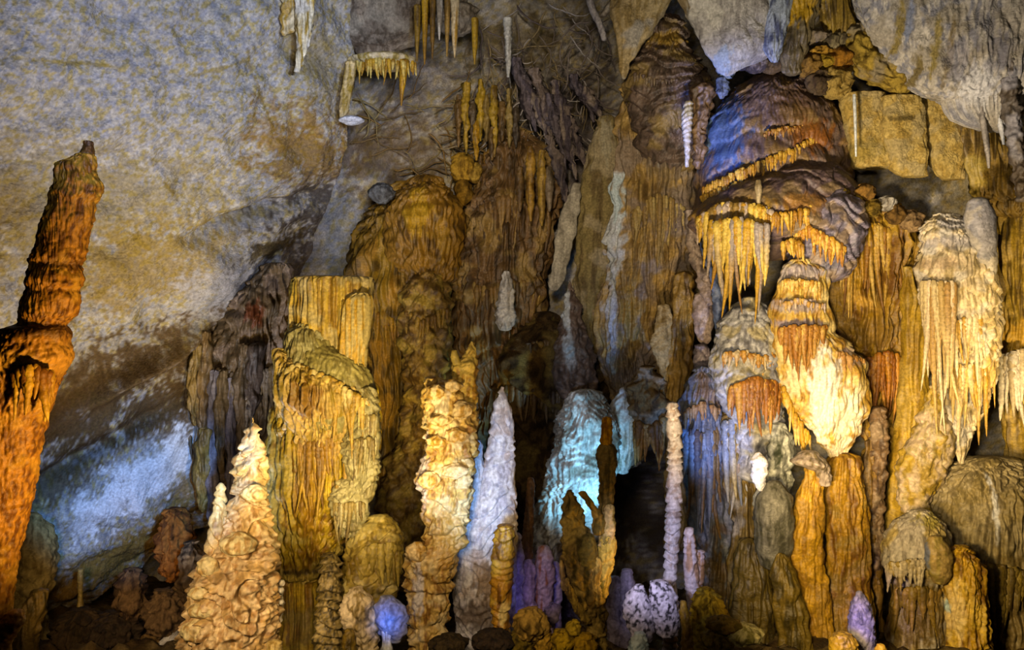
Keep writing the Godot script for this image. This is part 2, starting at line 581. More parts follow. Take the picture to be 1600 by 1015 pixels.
func shell() -> void:
	# the slanting rock face on the left, its lower edge curling back over a hollow
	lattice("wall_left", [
		[[-700, -420, 7.0], [-320, -420, 8.2], [0, -420, 9.4], [240, -420, 10.6], [440, -420, 11.6], [620, -420, 12.8]],
		[[-700, -60, 7.5], [-320, -60, 8.7], [0, -60, 9.9], [240, -60, 11.0], [420, -60, 12.0], [555, -50, 13.2]],
		[[-700, 150, 8.0], [-320, 150, 9.2], [0, 150, 10.3], [230, 150, 11.4], [410, 150, 12.4], [550, 170, 13.8]],
		[[-700, 330, 8.5], [-320, 330, 9.6], [-20, 330, 10.7], [190, 325, 11.8], [360, 310, 12.8], [520, 300, 14.2]],
		[[-700, 520, 9.0], [-320, 520, 10.0], [-30, 510, 11.1], [150, 480, 12.0], [300, 450, 13.0], [470, 430, 14.6]],
		[[-700, 720, 9.5], [-320, 720, 10.5], [-30, 690, 11.6], [120, 640, 12.4], [260, 590, 13.2], [450, 540, 14.8]],
		[[-700, 900, 10.0], [-320, 900, 11.0], [-30, 930, 12.0], [110, 880, 12.7], [250, 790, 13.3], [440, 690, 14.8]],
		[[-700, 1150, 11.0], [-320, 1100, 12.0], [0, 1030, 13.6], [135, 940, 14.0], [285, 840, 14.4], [440, 770, 15.4]]],
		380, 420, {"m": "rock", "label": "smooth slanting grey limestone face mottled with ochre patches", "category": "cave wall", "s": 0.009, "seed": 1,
		"g": [14, 120], "k": [3.0, 34], "f": [1.2, 12, 0.4], "col": ["aeaa9e", "95969a", "a5926c"], "cs": [15, 0.55, 11], "ct": 0.1, "cv": 0.2,
		"swells": [[400, 340, 13.4, 70, 9, -0.5, 0.5], [240, 560, 13.0, 120, 10, 0.4, 0.72], [330, 430, 13.2, 60, 40, 0.25, 0.6], [120, 720, 12.4, 160, 12, -0.35, 0.6]],
		"stains_and_shading": [[215, 380, 12, 26, 3, "5f4a2c", 0.9, -1.0], [258, 290, 12, 18, 4, "66502f", 0.9, -1.1], [410, 150, 12.4, 70, 3, "8a7044", 0.8, -1.4], [70, 70, 10, 60, 4, "94783e", 0.8, 0.15], [350, 110, 12, 60, 3, "94783e", 0.7, 0.5], [60, 320, 11.0, 260, 90, "8f7440", 0.55, 0.2], [220, 420, 12.2, 120, 60, "96743a", 0.7, 0.5], [350, 450, 13.4, 80, 40, "b4b4b6", 0.8, 0.7], [250, 560, 13.2, 130, 40, "6b5138", 0.8, 0.6],  # the thin brown streaks are cracks, their dark painted into the colour
			[130, 620, 12.4, 190, 60, "5c4630", 0.85, 0.6], [60, 760, 12.0, 120, 50, "59432c", 0.85, 0.6], [170, 880, 13.0, 150, 34, "8a6534", 0.95, 0.6], [300, 760, 13.6, 80, 30, "7e6038", 0.8, 0.6], [45, 850, 12.2, 40, 60, "a3915a", 0.9, 0.0], [470, 230, 13.2, 70, 60, "8a5f22", 0.8, 0.5], [500, 100, 13.2, 40, 60, "8b7550", 0.6, 0.0], [520, 340, 14.2, 70, 60, "4c4844", 0.95, 0.7], [480, 400, 14.2, 60, 60, "453c34", 0.9, 0.7], [420, 380, 13.6, 60, 12, "4c3c26", 0.9, 0.55], [330, 650, 14.0, 110, 70, "5f4a38", 0.95, 0.5], [110, 660, 12.2, 120, 50, "4f3b28", 0.9, 0.6], [250, 640, 13.2, 90, 34, "574330", 0.95, 0.6], [210, 755, 12.7, 145, 44, "eef1f2", 1.0, 0.7]]})  # calcite band and browns around it paint the blue pool, olive patch yellow light
	# the far wall, a world lattice fifteen metres off
	var nu := 560
	var nv := 400
	var pos := PackedVector3Array()
	pos.resize(nu * nv)
	for j in nv:
		for i in nu:
			var x := lerpf(-14.0, 15.0, float(i) / (nu - 1))
			var y := lerpf(13.0, -4.5, float(j) / (nv - 1))
			pos[j * nu + i] = Vector3(x, y, -15.6 + smoothstep(2.5, 6.5, x) * 2.6)
	clothed("wall_back", pos, nu, nv, {"m": "wet", "label": "rough brown far wall of the cave running with flowstone", "category": "cave wall", "s": 0.0115, "seed": 2,
		"g": [30, 130], "k": [10, 40], "f": [9, 16, 9], "col": ["6d5138", "4c3726", "8d7450"], "cs": [13, 6, 80],
		"swells": [[640, 200, 15.5, 110, 110, 0.7], [880, 150, 15.5, 70, 120, -0.9], [830, 560, 15.5, 90, 70, 1.0], [1000, 800, 15.5, 80, 110, -2.0], [230, 900, 15.5, 120, 100, -1.5], [880, 700, 15.5, 60, 80, 0.9], [760, 440, 15.5, 60, 160, 0.8], [1000, 350, 15.5, 110, 250, 0.7]],
		"stains_and_shading": [[880, 180, 15.5, 90, 170, "4a4448", 0.85], [600, 240, 15.5, 150, 70, "5a3f24", 0.8], [640, 130, 15.5, 90, 50, "77706c", 0.7], [560, 40, 15.5, 90, 70, "8d8470", 0.9], [1000, 800, 15.5, 80, 130, "3c2c20", 0.9], [850, 660, 15.5, 120, 90, "403833", 0.8], [700, 700, 15.5, 90, 90, "33241a", 0.9], [400, 600, 15.5, 100, 140, "5c5048", 0.8], [800, 60, 15.5, 120, 50, "6a583c", 0.7]]})
	lattice("floor", [
		[[-900, 860, 17.0], [-200, 870, 17.0], [300, 905, 17.0], [800, 900, 17.0], [1200, 900, 17.0], [2000, 860, 17.0]],
		[[-900, 930, 13.5], [-200, 940, 13.5], [300, 960, 13.5], [800, 955, 13.5], [1200, 955, 13.5], [2000, 920, 13.5]],
		[[-900, 1010, 11.0], [-200, 1015, 11.0], [300, 1020, 11.0], [800, 1010, 11.0], [1200, 1010, 11.0], [2000, 1000, 11.0]],
		[[-1000, 1080, 8.5], [-200, 1080, 8.5], [300, 1060, 8.5], [800, 1050, 8.5], [1200, 1055, 8.5], [2200, 1070, 8.5]],
		[[-1500, 1300, 5.5], [-200, 1250, 5.5], [300, 1200, 5.5], [800, 1180, 5.5], [1200, 1200, 5.5], [2600, 1250, 5.5]],
		[[-3000, 2200, 2.5], [-200, 2200, 2.5], [300, 2200, 2.5], [800, 2200, 2.5], [1200, 2200, 2.5], [4000, 2200, 2.5]]],
		220, 200, {"m": "rock", "label": "rubbly dark brown pit floor between the stalagmites", "category": "cave floor", "s": 0.009, "seed": 3, "g": [14, 70], "k": [9, 26], "col": ["53402c", "3a2d24", "6d5a42"], "cs": [14, 1, 50]})
	lattice("ceiling", [
		[[-1600, -900, 6.0], [800, -1500, 6.0], [3200, -900, 6.0]],
		[[-900, -420, 11.0], [800, -520, 11.0], [2600, -420, 11.0]],
		[[-700, -260, 17.0], [800, -180, 17.0], [2400, -260, 17.0]]],
		120, 60, {"m": "rock", "label": "dark rock roof high above the pit", "category": "cave ceiling", "s": 0.012, "seed": 4, "g": [20, 90], "k": [6, 40], "col": ["7b7062", "5c5145"]})
	lattice("wall_right", [
		[[1700, -500, 13.0], [2000, -700, 9.0], [3200, -1200, 5.0]],
		[[1700, 300, 12.6], [2050, 250, 9.0], [3300, 100, 5.0]],
		[[1700, 1200, 12.2], [2100, 1300, 9.0], [3400, 2000, 5.0]]],
		80, 110, {"m": "rock", "label": "brown flowstone side wall past the edge of view", "category": "cave wall", "s": 0.012, "seed": 6, "g": [20, 90], "f": [4, 12, 16], "col": ["7b6142", "59442e"]})

func back_formations() -> void:
	var brown := ["7a5428", "553618", "94702f"]
	# left of centre, behind the great column
	var b := whole("flowstone_buttress", "broad amber brown flowstone buttress behind the great flat-topped column", "flowstone",
		[[300, 610, 680], [330, 580, 715], [380, 550, 722], [440, 540, 722], [500, 548, 705], [560, 560, 690], [640, 575, 680], [740, 590, 690], [850, 600, 700], [960, 600, 700]], 15.0,
		{"zr": 0.7, "g": [7, 60], "f": [6, 13, 24], "col": ["8a6328", "4f3818", "a8822c"], "cs": [12, 10, 70], "seed": 11, "stains_and_shading": [[640, 350, 16, 60, "b5862e", 0.9], [675, 360, 12, 60, "a87a30", 0.9], [600, 420, 14, 90, "9c742c", 0.8], [655, 320, 20, 24, "c08e34", 0.8]]})
	fringe(b, [[560, 470], [620, 500], [690, 470]], 16, [20, 55], [3.5, 6], ["8a5a20", "a9792c", "5c3c1c"])
	var k := solo("knobbly_column", "slender brown knobbly column left of the dark recess behind the stalagmites", "column",
		[[425, 655, 685], [450, 632, 705], [500, 625, 705], [560, 628, 700], [620, 632, 690], [680, 622, 695], [740, 600, 690], [800, 590, 680], [900, 590, 680]], 14.2,
		{"zr": 0.8, "g": [6, 40], "c": [9, 20], "k": [3, 10], "col": ["86663a", "5a4024", "a38448"], "cs": [9, 2, 30], "seed": 12})
	fringe(k, [[628, 480], [660, 500], [700, 480]], 9, [20, 40], [3, 5], ["8f6c34", "6b4a22"])
	solo("flowstone_shoulder", "rounded orange brown flowstone shoulder above the knobbly brown column", "flowstone",
		[[285, 640, 690], [310, 615, 715], [350, 600, 725], [400, 610, 722], [430, 630, 715]], 14.4, {"zr": 0.8, "g": [6, 40], "f": [4, 10, 18], "col": ["8a6028", "54391a"], "seed": 13, "stains_and_shading": [[655, 330, 22, 40, "b5862e", 0.9], [690, 370, 12, 40, "a07430", 0.9]]})
	var c := whole("fluted_curtain_wall", "tall dark brown fluted flowstone mass in the middle of the far wall", "flowstone",
		[[215, 775, 840], [260, 755, 860], [320, 738, 868], [390, 722, 862], [450, 712, 850], [510, 710, 850], [560, 715, 840], [620, 730, 830], [720, 745, 830], [860, 750, 830]], 14.6,
		{"zr": 0.6, "g": [9, 70], "f": [7, 11, 14], "r": [3, 26, 1], "col": ["6e5138", "46321f", "8e7048"], "cs": [9, 8, 60], "seed": 14})
	fringe(c, [[735, 330], [790, 300], [860, 330]], 14, [40, 90], [4, 7.5], ["7a5a3a", "4a3422", "94744a"])
	fringe(c, [[716, 430], [760, 450], [845, 430]], 16, [20, 48], [3, 5.5], ["7d5c36", "543b24", "9a7a4a"])
	fringe(c, [[715, 250], [750, 240], [780, 230]], 7, [40, 70], [4, 6], ["7f5c30", "553c22"])
	# tan ribs hanging side by side
	for i in 4:
		var u: float = [829, 846, 812, 858][i]
		var t: float = [230, 236, 262, 262][i]
		var e: float = [345, 352, 330, 330][i]
		solo("hanging_rib", ["long tan rib hanging beside its paler twin below the root tangle", "second tan rib hanging next to the long one below the root tangle", "short brown rib hanging left of the twin tan ribs", "short grey rib hanging right of the twin tan ribs"][i], "stalactite",
			[[t, u - 5, u + 5], [t + 30, u - 7, u + 7], [(t + e) / 2, u - 6.5, u + 6.5], [e - 25, u - 5.5, u + 6], [e, u - 1, u + 2]], 13.6, {"k": [1.5, 9], "g": [2, 20], "col": [["a4793a", "6d4a20"], ["a9823f", "7a5a2c"], ["6d5030", "4a3420"], ["7d705c", "54483a"]][i], "seed": 20 + i}, "ribs hanging below the root tangle")
	# ochre and brown ribs high over the middle
	for i in 11:
		var u: float = [716, 728, 738, 750, 760, 772, 784, 796, 806, 744, 768][i]
		var t: float = [150, 130, 160, 125, 150, 135, 160, 140, 170, 190, 200][i]
		var h: float = [80, 110, 60, 95, 70, 110, 60, 90, 60, 60, 50][i]
		solo("roof_rib", "%s rib of the ragged upper row, %s" % [["brown", "ochre", "dark", "amber", "olive", "long ochre", "short brown", "tan", "short dark", "low amber", "low brown"][i], ["at its left end", "next to the brown left one", "between two ochre ones", "left of the olive one", "right of the amber one", "at the row's centre", "right of the long ochre one", "near the pale grey trickle drip", "at its right end", "under the amber one", "under the long ochre one"][i]], "stalactite",
			[[t, u - 4, u + 5], [t + h * 0.3, u - 6, u + 6], [t + h * 0.7, u - 4, u + 5], [t + h, u - 1, u + 2]], 14.1, {"k": [3, 12], "g": [3, 24], "f": [2, 5, 10], "col": [["6d5030", "453220"], ["a07a30", "68501f"], ["4c3c2c", "342a20"], ["a8802c", "74581f"], ["7d6a34", "54461f"], ["9c7830", "64491f"], ["6a4e30", "44321f"], ["8d7448", "5f4c2e"], ["463a30", "302820"], ["a8782c", "70501c"], ["6d5234", "483420"]][i], "seed": 400 + i}, "ribs above the middle of the far wall")
	boulder("slate_boulder", "rough bluish slate boulder at the upper left of the amber brown buttress", "rock", 596, 302, 20, 16, 14.0, {"c": [4, 10], "k": [3, 10], "col": ["6a7078", "4a4c50"], "seed": 412})
	# pale streak of calcite running down the dark mass
	solo("calcite_trickle", "pale grey calcite trickle coating the dark flowstone at mid wall", "flowstone", [[425, 786, 796], [450, 780, 803], [475, 776, 804], [500, 774, 806], [512, 780, 800]], 13.6, {"zr": 0.5, "k": [4, 12], "col": ["c3c6c8", "8e8c88"], "seed": 24, "m": "calcite"})
	# the dark mound in the middle
	var mound := whole("dark_mound", "big dark brown overhanging mound above the bluish white slope", "rock",
		[[498, 830, 880], [515, 800, 915], [550, 780, 945], [590, 775, 960], [625, 790, 960], [680, 800, 900], [760, 800, 880], [840, 800, 870]], 14.4,
		{"zr": 0.7, "g": [14, 60], "k": [7, 26], "c": [4, 18], "col": ["54412e", "36291f", "75603e"], "cs": [12, 2, 40], "seed": 25, "m": "rock"})
	fringe(mound, [[790, 545], [850, 530], [940, 560]], 20, [10, 28], [3, 6], ["5d4732", "7c6440", "3d2d22"])
	fringe(mound, [[790, 600], [850, 610], [900, 610]], 14, [25, 60], [3, 6], ["5d4732", "6c5640", "3d2d22"])
	# pale leaf and cone in front of the tan wall
	solo("stone_cone", "dark cone with a bluish white left side in front of the tan wall", "stalagmite", [[440, 889, 892], [470, 882, 902], [510, 873, 916], [560, 865, 928], [600, 868, 932], [615, 874, 926]], 13.4,
		{"zr": 0.8, "g": [5, 30], "k": [3, 12], "col": ["6a5a50", "4a3e38"], "stains_and_shading": [[884, 480, 9, 45, "c8d2da", 0.95], [890, 550, 9, 35, "aebac4", 0.8]], "seed": 26})
	var tan := whole("tan_flowstone_wall", "tall tan flowstone wall streaked with bluish white calcite", "flowstone",
		[[120, 985, 1070], [160, 972, 1084], [220, 962, 1090], [300, 955, 1096], [380, 948, 1094], [440, 940, 1084], [490, 935, 1070], [540, 935, 1050], [590, 945, 1030], [640, 955, 1020], [720, 960, 1000]], 13.8,
		{"zr": 0.55, "g": [8, 60], "f": [6, 11, 18], "k": [2, 14], "col": ["b28f5e", "866844", "94846f"], "cs": [10, 8, 60], "seed": 27,
		"stains_and_shading": [[961, 350, 13, 95, "cfdae8", 1.0], [958, 460, 9, 120, "c3ced8", 1.0], [963, 310, 12, 40, "c4dcec", 1.0], [944, 400, 6, 40, "b8c4d2", 0.8], [1032, 210, 12, 45, "b9c0cb", 0.85], [1070, 330, 26, 90, "7d7168", 0.8], [985, 500, 16, 60, "b08a50", 0.8], [1040, 250, 30, 80, "7b6a58", 0.6], [965, 590, 40, 60, "57473c", 0.8]]})
	fringe(tan, [[985, 330], [1030, 300], [1085, 330]], 14, [50, 120], [3.5, 6.5], ["a58657", "8a6c46", "b39a6c"], {"out": 0.1})
	solo("olive_slab", "long olive tan slab leaning against the left edge of the tan wall", "rock",
		[[185, 938, 962], [220, 925, 972], [280, 912, 978], [350, 903, 968], [430, 898, 960], [500, 905, 955], [560, 920, 952]], 13.9, {"zr": 0.5, "g": [5, 40], "f": [2, 14, 10], "col": ["8f8358", "6e6142", "a2987a"], "seed": 28, "m": "rock", "stains_and_shading": [[945, 220, 12, 45, "aaa68e", 0.8]]})
	solo("pale_slab", "smooth pale grey slab standing at the foot of the dark grey cleft", "rock",
		[[288, 894, 906], [315, 882, 905], [350, 872, 902], [400, 864, 892], [440, 858, 880], [452, 860, 872]], 13.7, {"zr": 0.6, "g": [3, 30], "col": ["b5b2a4", "938f82"], "seed": 29, "m": "rock"})
	solo("pale_slab", "narrow tan slab behind the smooth pale slab, against the dark cleft", "rock",
		[[200, 930, 945], [250, 915, 938], [300, 902, 925], [340, 900, 915]], 14.3, {"zr": 0.6, "g": [3, 30], "col": ["9c9278", "7b7058"], "seed": 30, "m": "rock"})
	# dark grey cleft with thin ribs
	for i in 9:
		var u: float = [822, 838, 852, 868, 884, 898, 912, 928, 874][i]
		var t: float = [95, 130, 110, 150, 130, 170, 120, 140, 215][i]
		var h: float = [110, 80, 150, 120, 150, 90, 70, 60, 110][i]
		solo("grey_rib", ["ragged grey rib at the left end of the dark cleft", "short grey rib with a bent foot in the dark cleft", "long grey rib sloping down across the dark cleft", "dark slate rib in the middle of the cleft", "pale-edged slate rib right of the middle of the cleft", "thin grey rib near the right side of the cleft", "stubby grey rib under the pale ceiling facet", "small dark rib beside the olive slab top", "low grey rib hanging to the pale slab's top"][i], "rock rib",
			[[t, u - 24, u - 8], [t + h * 0.3, u - 18 + i % 3 * 3, u + 3], [t + h * 0.7, u - 2 + i % 4 * 3, u + 13], [t + h, u + 14, u + 18]], 14.4, {"zr": 1.4, "g": [5, 40], "f": [4, 8, 5], "k": [2, 10], "col": [["67616a", "423e48"], ["504a54", "8a8078"], ["7a706c", "4a444c"]][i % 3], "seed": 31 + i, "m": "rock"}, "ribs in the dark cleft")
	# cyan-lit slope
	solo("white_slope", "bluish white flowstone slope falling to the left in the middle distance", "flowstone",
		[[622, 885, 945], [650, 872, 962], [690, 866, 965], [730, 858, 965], [770, 846, 950], [815, 832, 935], [870, 822, 930], [985, 815, 930]], 12.9,
		{"zr": 0.7, "g": [5, 40], "r": [3, 16, 1.5], "f": [2, 9, 9], "k": [2, 14], "col": ["cfd4d2", "9fa5a4", "7d7a70"], "seed": 40, "m": "calcite", "stains_and_shading": [[880, 650, 40, 30, "8a8378", 0.5], [905, 640, 14, 30, "e6e8e6", 0.8], [875, 920, 90, 90, "4a3a2a", 0.95]]})  # the dark patch at the foot is shade painted into the colour
	var wall2 := whole("white_stub_wall", "bluish white wall stub with brown drips right of the orange slender stalagmite", "flowstone",
		[[610, 965, 990], [630, 955, 1000], [670, 952, 1004], [700, 955, 1000], [735, 962, 985]], 13.2, {"zr": 0.7, "g": [4, 30], "k": [3, 12], "col": ["c5ccd0", "8d8a80"], "seed": 41, "m": "calcite"})
	fringe(wall2, [[985, 655], [1010, 645], [1040, 650]], 9, [40, 90], [4, 7], ["b59a70", "8d5c28", "d0d0c8"])
	var rocks := whole("rock_cluster", "brown rock cluster with drips hanging over the dark recess", "rock",
		[[575, 1000, 1020], [595, 985, 1040], [625, 978, 1046], [655, 985, 1045], [680, 1000, 1035]], 13.0, {"zr": 0.8, "g": [9, 30], "k": [6, 18], "c": [5, 18], "col": ["7d6244", "4f3c2c", "94866c"], "seed": 42, "m": "rock"})
	fringe(rocks, [[990, 655], [1015, 665], [1042, 650]], 10, [30, 80], [4, 7], ["8a5a28", "6a4424", "a98a60"])
	solo("pale_leaf", "pale tan pointed leaf of stone hanging above the rock cluster", "rock", [[478, 1030, 1045], [505, 1022, 1052], [540, 1018, 1050], [570, 1028, 1048], [598, 1038, 1044]], 12.9, {"zr": 0.5, "g": [4, 24], "col": ["b89f78", "8d7350"], "seed": 43, "m": "rock"})
	solo("stone_pillar", "rough ochre brown pillar right of the pale leaf, behind the ringed white stalagmite", "column", [[430, 1055, 1085], [470, 1050, 1085], [520, 1046, 1082], [580, 1042, 1078], [630, 1040, 1074], [700, 1040, 1076], [850, 1040, 1080]], 12.9, {"zr": 0.8, "g": [5, 30], "f": [3, 9, 8], "col": ["94713f", "62482c"], "seed": 44})
	solo("grey_lobe", "smooth lilac grey lobe right of the ochre pillar", "flowstone", [[462, 1085, 1105], [485, 1081, 1114], [510, 1083, 1114], [535, 1092, 1108]], 12.6, {"zr": 0.8, "g": [3, 20], "col": ["a1948e", "7d706c"], "seed": 45})
	solo("slate_stub", "small slate stub under the smooth lilac grey lobe", "rock", [[542, 1085, 1105], [560, 1082, 1112], [580, 1084, 1108]], 12.5, {"zr": 0.8, "g": [3, 20], "k": [2, 10], "col": ["7f7884", "5b5660"], "seed": 46})
	# knobs at the right of the root tangle
	for i in 3:
		boulder("ochre_bulge", ["large ochre bulge bulging below the root tangle", "small ochre bulge right of the large ochre bulge", "brown bulge low beside the fluted dark mass"][i], "rock", [722, 742, 724][i], [262, 270, 300][i], [19, 12, 14][i], [24, 17, 22][i], 14.4, {"g": [4, 20], "k": [2, 12], "col": [["a67c3a", "6b4b22"], ["a88448", "6f5128"], ["7b5828", "513818"]][i], "seed": 47 + i}, "knobs under the root tangle")

func top_formations() -> void:
	# stalactites of the roof, left to right
	solo("broken_stalactite", "big pale cream stalactite hanging from the top edge, left of centre", "stalactite",
		[[-60, 462, 500], [0, 462, 492], [30, 463, 490], [60, 464, 485], [90, 462, 476], [112, 461, 468]], 12.0, {"zr": 0.7, "f": [3, 8, 12], "k": [2, 14], "col": ["d9cfae", "a8813c", "c9c4b4"], "cs": [7, 9, 40], "seed": 60, "bot": 0.3, "m": "calcite"})
	solo("stalactite_flap", "pale ragged flap joined to the left of the big cream stalactite", "stalactite", [[-20, 436, 470], [20, 440, 472], [45, 438, 466], [54, 440, 448]], 12.1, {"zr": 0.4, "g": [4, 20], "col": ["c9bb94", "a98040"], "seed": 61})
	solo("pale_stalactite", "long pale stalactite with a white foot at the edge of the grey face", "stalactite", [[98, 540, 556], [130, 535, 553], [160, 531, 547], [180, 530, 541], [188, 531, 539]], 13.0, {"zr": 0.8, "f": [1.5, 6, 10], "k": [1.5, 9], "col": ["c8b27c", "9b7836"], "seed": 62, "bot": 0.3})
	boulder("white_ledge", "small bluish white ledge at the foot of the long pale stalactite", "rock", 549, 188, 20, 6, 13.0, {"g": [2, 10], "col": ["d6dbe6", "a9b2c2"], "seed": 63})
	var ledge := whole("stalactite_ledge", "arched pale ledge fringed with thin amber stalactites", "stalactite ledge",
		[[86, 575, 630], [92, 545, 650], [99, 545, 650], [104, 555, 645]], 13.4, {"zr": 0.6, "top": 0.14, "bot": 0.08, "g": [3, 20], "k": [2, 9], "col": ["cdbf98", "a4884e"], "seed": 64})
	fringe(ledge, [[552, 98], [600, 90], [650, 98]], 19, [18, 46], [2, 4], ["c08a30", "9d6a20", "cdb070"], {"name": "stalactite"})
	solo("amber_stalactite", "pointed amber stalactite hanging right of the fringed ledge", "stalactite", [[96, 624, 640], [115, 624, 637], [140, 624, 632], [165, 626, 628]], 13.2, {"k": [1, 7], "col": ["b57f26", "8a5a18"], "seed": 65})
	var us := [652, 664, 676, 687, 699, 711, 742]
	var ts := [40, 30, 22, 18, 15, 12, 60]
	var es := [96, 100, 92, 62, 88, 90, 100]
	var nm := ["thin brown stalactite at the left of the roof cluster", "bright amber stalactite in the roof cluster, beside the thin brown one", "brown stalactite under the grey arch of the roof cluster", "short white tipped stalactite in the middle of the roof cluster", "slim tan stalactite right of the white tipped one", "stout tan and white stalactite at the right of the roof cluster", "short amber stalactite standing apart right of the roof cluster"]
	var cs := [["8a6428", "5f421c"], ["c28c2e", "94641e"], ["7a5526", "4f3618"], ["c4c2ba", "8c8474"], ["a07a48", "74542c"], ["cdbf9c", "a47a3c"], ["a8802e", "7b5820"]]
	for i in 7:
		var w := 4.5 if i != 5 else 6.5
		solo("roof_stalactite", nm[i], "stalactite", [[ts[i] - 30, us[i] - w * 1.3, us[i] + w * 1.3], [ts[i] + 10, us[i] - w, us[i] + w], [lerpf(ts[i], es[i], 0.6), us[i] - w * 0.8, us[i] + w * 0.6], [es[i], us[i] - 1.5, us[i] + 0.5]], 13.2, {"k": [1.2, 8], "col": cs[i], "seed": 66 + i}, "stalactites of the roof cluster")
	solo("grey_arch", "grey arched rock rim above the roof stalactites", "rock", [[5, 690, 735], [18, 676, 748], [34, 672, 745], [44, 690, 740]], 13.8, {"zr": 0.8, "g": [6, 26], "k": [3, 14], "col": ["8b8478", "5f574c"], "seed": 74, "m": "rock"})
	solo("roof_rock", "wide smooth grey brown roof rock between the cream stalactite and the grey arch", "rock", [[-60, 500, 680], [0, 500, 690], [40, 512, 680], [65, 530, 650], [78, 560, 620]], 14.2, {"zr": 0.6, "g": [8, 60], "k": [3, 24], "col": ["8d8272", "6b5f50", "a39a88"], "seed": 75, "m": "rock"})
	solo("fallen_shaft", "thin grey stone shaft slanting down from the top edge", "stalactite", [[-30, 908, 922], [10, 918, 930], [40, 932, 944], [62, 940, 948]], 13.4, {"zr": 1.0, "k": [1.5, 10], "col": ["b0b0b8", "83828c"], "seed": 76, "m": "calcite"})
	solo("fallen_shaft", "short pale stone shaft leaning toward the thin grey one from the right", "stalactite", [[2, 952, 964], [12, 944, 958], [24, 936, 948]], 13.4, {"zr": 1.0, "k": [1.5, 10], "col": ["a8a498", "7d7468"], "seed": 77, "m": "calcite"})
	solo("white_drip_column", "ragged white calcite drip at the left side of the dark cleft", "stalactite", [[30, 786, 800], [60, 788, 800], [95, 790, 799], [120, 792, 796]], 13.6, {"k": [3, 9], "col": ["b6bcc0", "7c7a74"], "seed": 78})
	# the root tangle: thin crooked calcite veins over the dark upper wall
	var veins := Node3D.new()
	veins.name = "root_tangle"
	veins.position = at(700, 200, 14.6)
	add_child(veins)
	tag(veins, "tangle of thin crooked brown and grey calcite veins over the upper wall", "calcite veins")
	for n in 190:
		var g1 := n < 62
		var u := rng.randf_range(545, 740) if g1 else rng.randf_range(740, 930)
		var v := rng.randf_range(150, 275) if g1 else rng.randf_range(0, 240)
		var dirn := rng.randf_range(-0.9, 0.9) if g1 else rng.randf_range(0.2, 2.6)
		var d := (14.5 if g1 else 14.4) + rng.randf_range(0.0, 0.6)
		var s := d / F
		var many := 14
		var pts := []
		var p := at(u, v, d)
		for i in many:
			pts.append(p)
			dirn += rng.randf_range(-0.35, 0.35)
			p += Vector3(cos(dirn), -sin(dirn), rng.randf_range(-0.3, 0.3)) * s * rng.randf_range(4, 8)
		var cc: Color = hexc(["6d5030", "7a5c38", "4f3a24", "85724f"][rng.randi() % 4] if g1 else ["77706c", "6a5a44", "94836a", "a9a8aa", "5a5254"][rng.randi() % 5])
		var tube := vein_mesh(pts, s * rng.randf_range(0.7, 1.8), cc)
		part({"root": veins}, "vein", tube, wet, -veins.position)
	# the vault at the centre top
	var hive := whole("beehive_column", "dark taupe beehive-shaped column stepping down under the roof arch", "flowstone",
		[[30, 1022, 1058], [45, 1010, 1072], [68, 1008, 1074], [84, 1000, 1080], [110, 985, 1098], [135, 978, 1108], [170, 985, 1112], [205, 992, 1108, 0.15], [260, 1000, 1102, 0.5], [330, 1010, 1095, 1.1]], 13.2,
		{"zr": 0.8, "r": [6, 24, 0.8], "f": [2, 7, 8], "g": [4, 40], "col": ["6f5e50", "4e4038", "8e7450"], "seed": 80, "stains_and_shading": [[1045, 62, 28, 16, "a27a3c", 0.9]]})
	fringe(hive, [[1012, 62], [1045, 66], [1074, 62]], 12, [8, 16], [2, 3.5], ["a87e3e", "8a6430"])
	fringe(hive, [[990, 115], [1040, 125], [1090, 115]], 16, [8, 18], [2.5, 4], ["7d6a58", "5f5046"])
	solo("roof_facet", "pale yellow grey roof facet tapering down left of the beehive column", "rock", [[-80, 950, 1075], [-20, 950, 1062], [30, 958, 1030], [75, 962, 1004], [100, 966, 988], [122, 971, 978]], 12.8, {"zr": 0.5, "g": [5, 50], "k": [2, 20], "col": ["b0a078", "948256", "a8a498"], "seed": 81, "m": "rock"})
	solo("roof_pendant", "smooth pale grey roof pendant right of the beehive column", "rock", [[-80, 1045, 1200], [-20, 1050, 1215], [20, 1072, 1228], [60, 1096, 1222], [90, 1112, 1200], [112, 1122, 1150]], 12.2, {"zr": 0.5, "g": [6, 60], "k": [2, 22], "col": ["b4b0a6", "97928a", "c0bcae"], "seed": 82, "m": "rock", "stains_and_shading": [[1065, 10, 14, 40, "8b7440", 0.8], [1130, 95, 14, 22, "a8bac8", 0.8]]})
	solo("white_pendant", "bluish white stalactite at the right edge of the smooth roof pendant", "stalactite", [[-60, 1196, 1236], [0, 1198, 1238], [40, 1194, 1230], [75, 1192, 1222], [95, 1204, 1216]], 12.0, {"zr": 0.8, "f": [2, 8, 9], "col": ["a8b4c0", "4f5874"], "seed": 83})
	solo("amber_pillar", "amber and grey pillar coming down from the top edge beside the stone cluster", "column", [[-80, 1225, 1290], [0, 1228, 1282], [36, 1226, 1272], [70, 1222, 1262], [112, 1226, 1250]], 12.1, {"zr": 0.8, "f": [3, 10, 9], "g": [3, 30], "col": ["6f6048", "4c4030"], "seed": 84, "stains_and_shading": [[1250, 5, 26, 34, "c08a28", 0.95]]})
	solo("amber_fold", "brown and amber folded curtain at the top edge above the stone cluster", "flowstone", [[-80, 1280, 1345], [0, 1280, 1330], [40, 1288, 1335], [80, 1300, 1338], [110, 1312, 1330]], 12.2, {"zr": 0.6, "f": [5, 12, 10], "col": ["8d6c34", "5a4424", "a8843c"], "seed": 85})
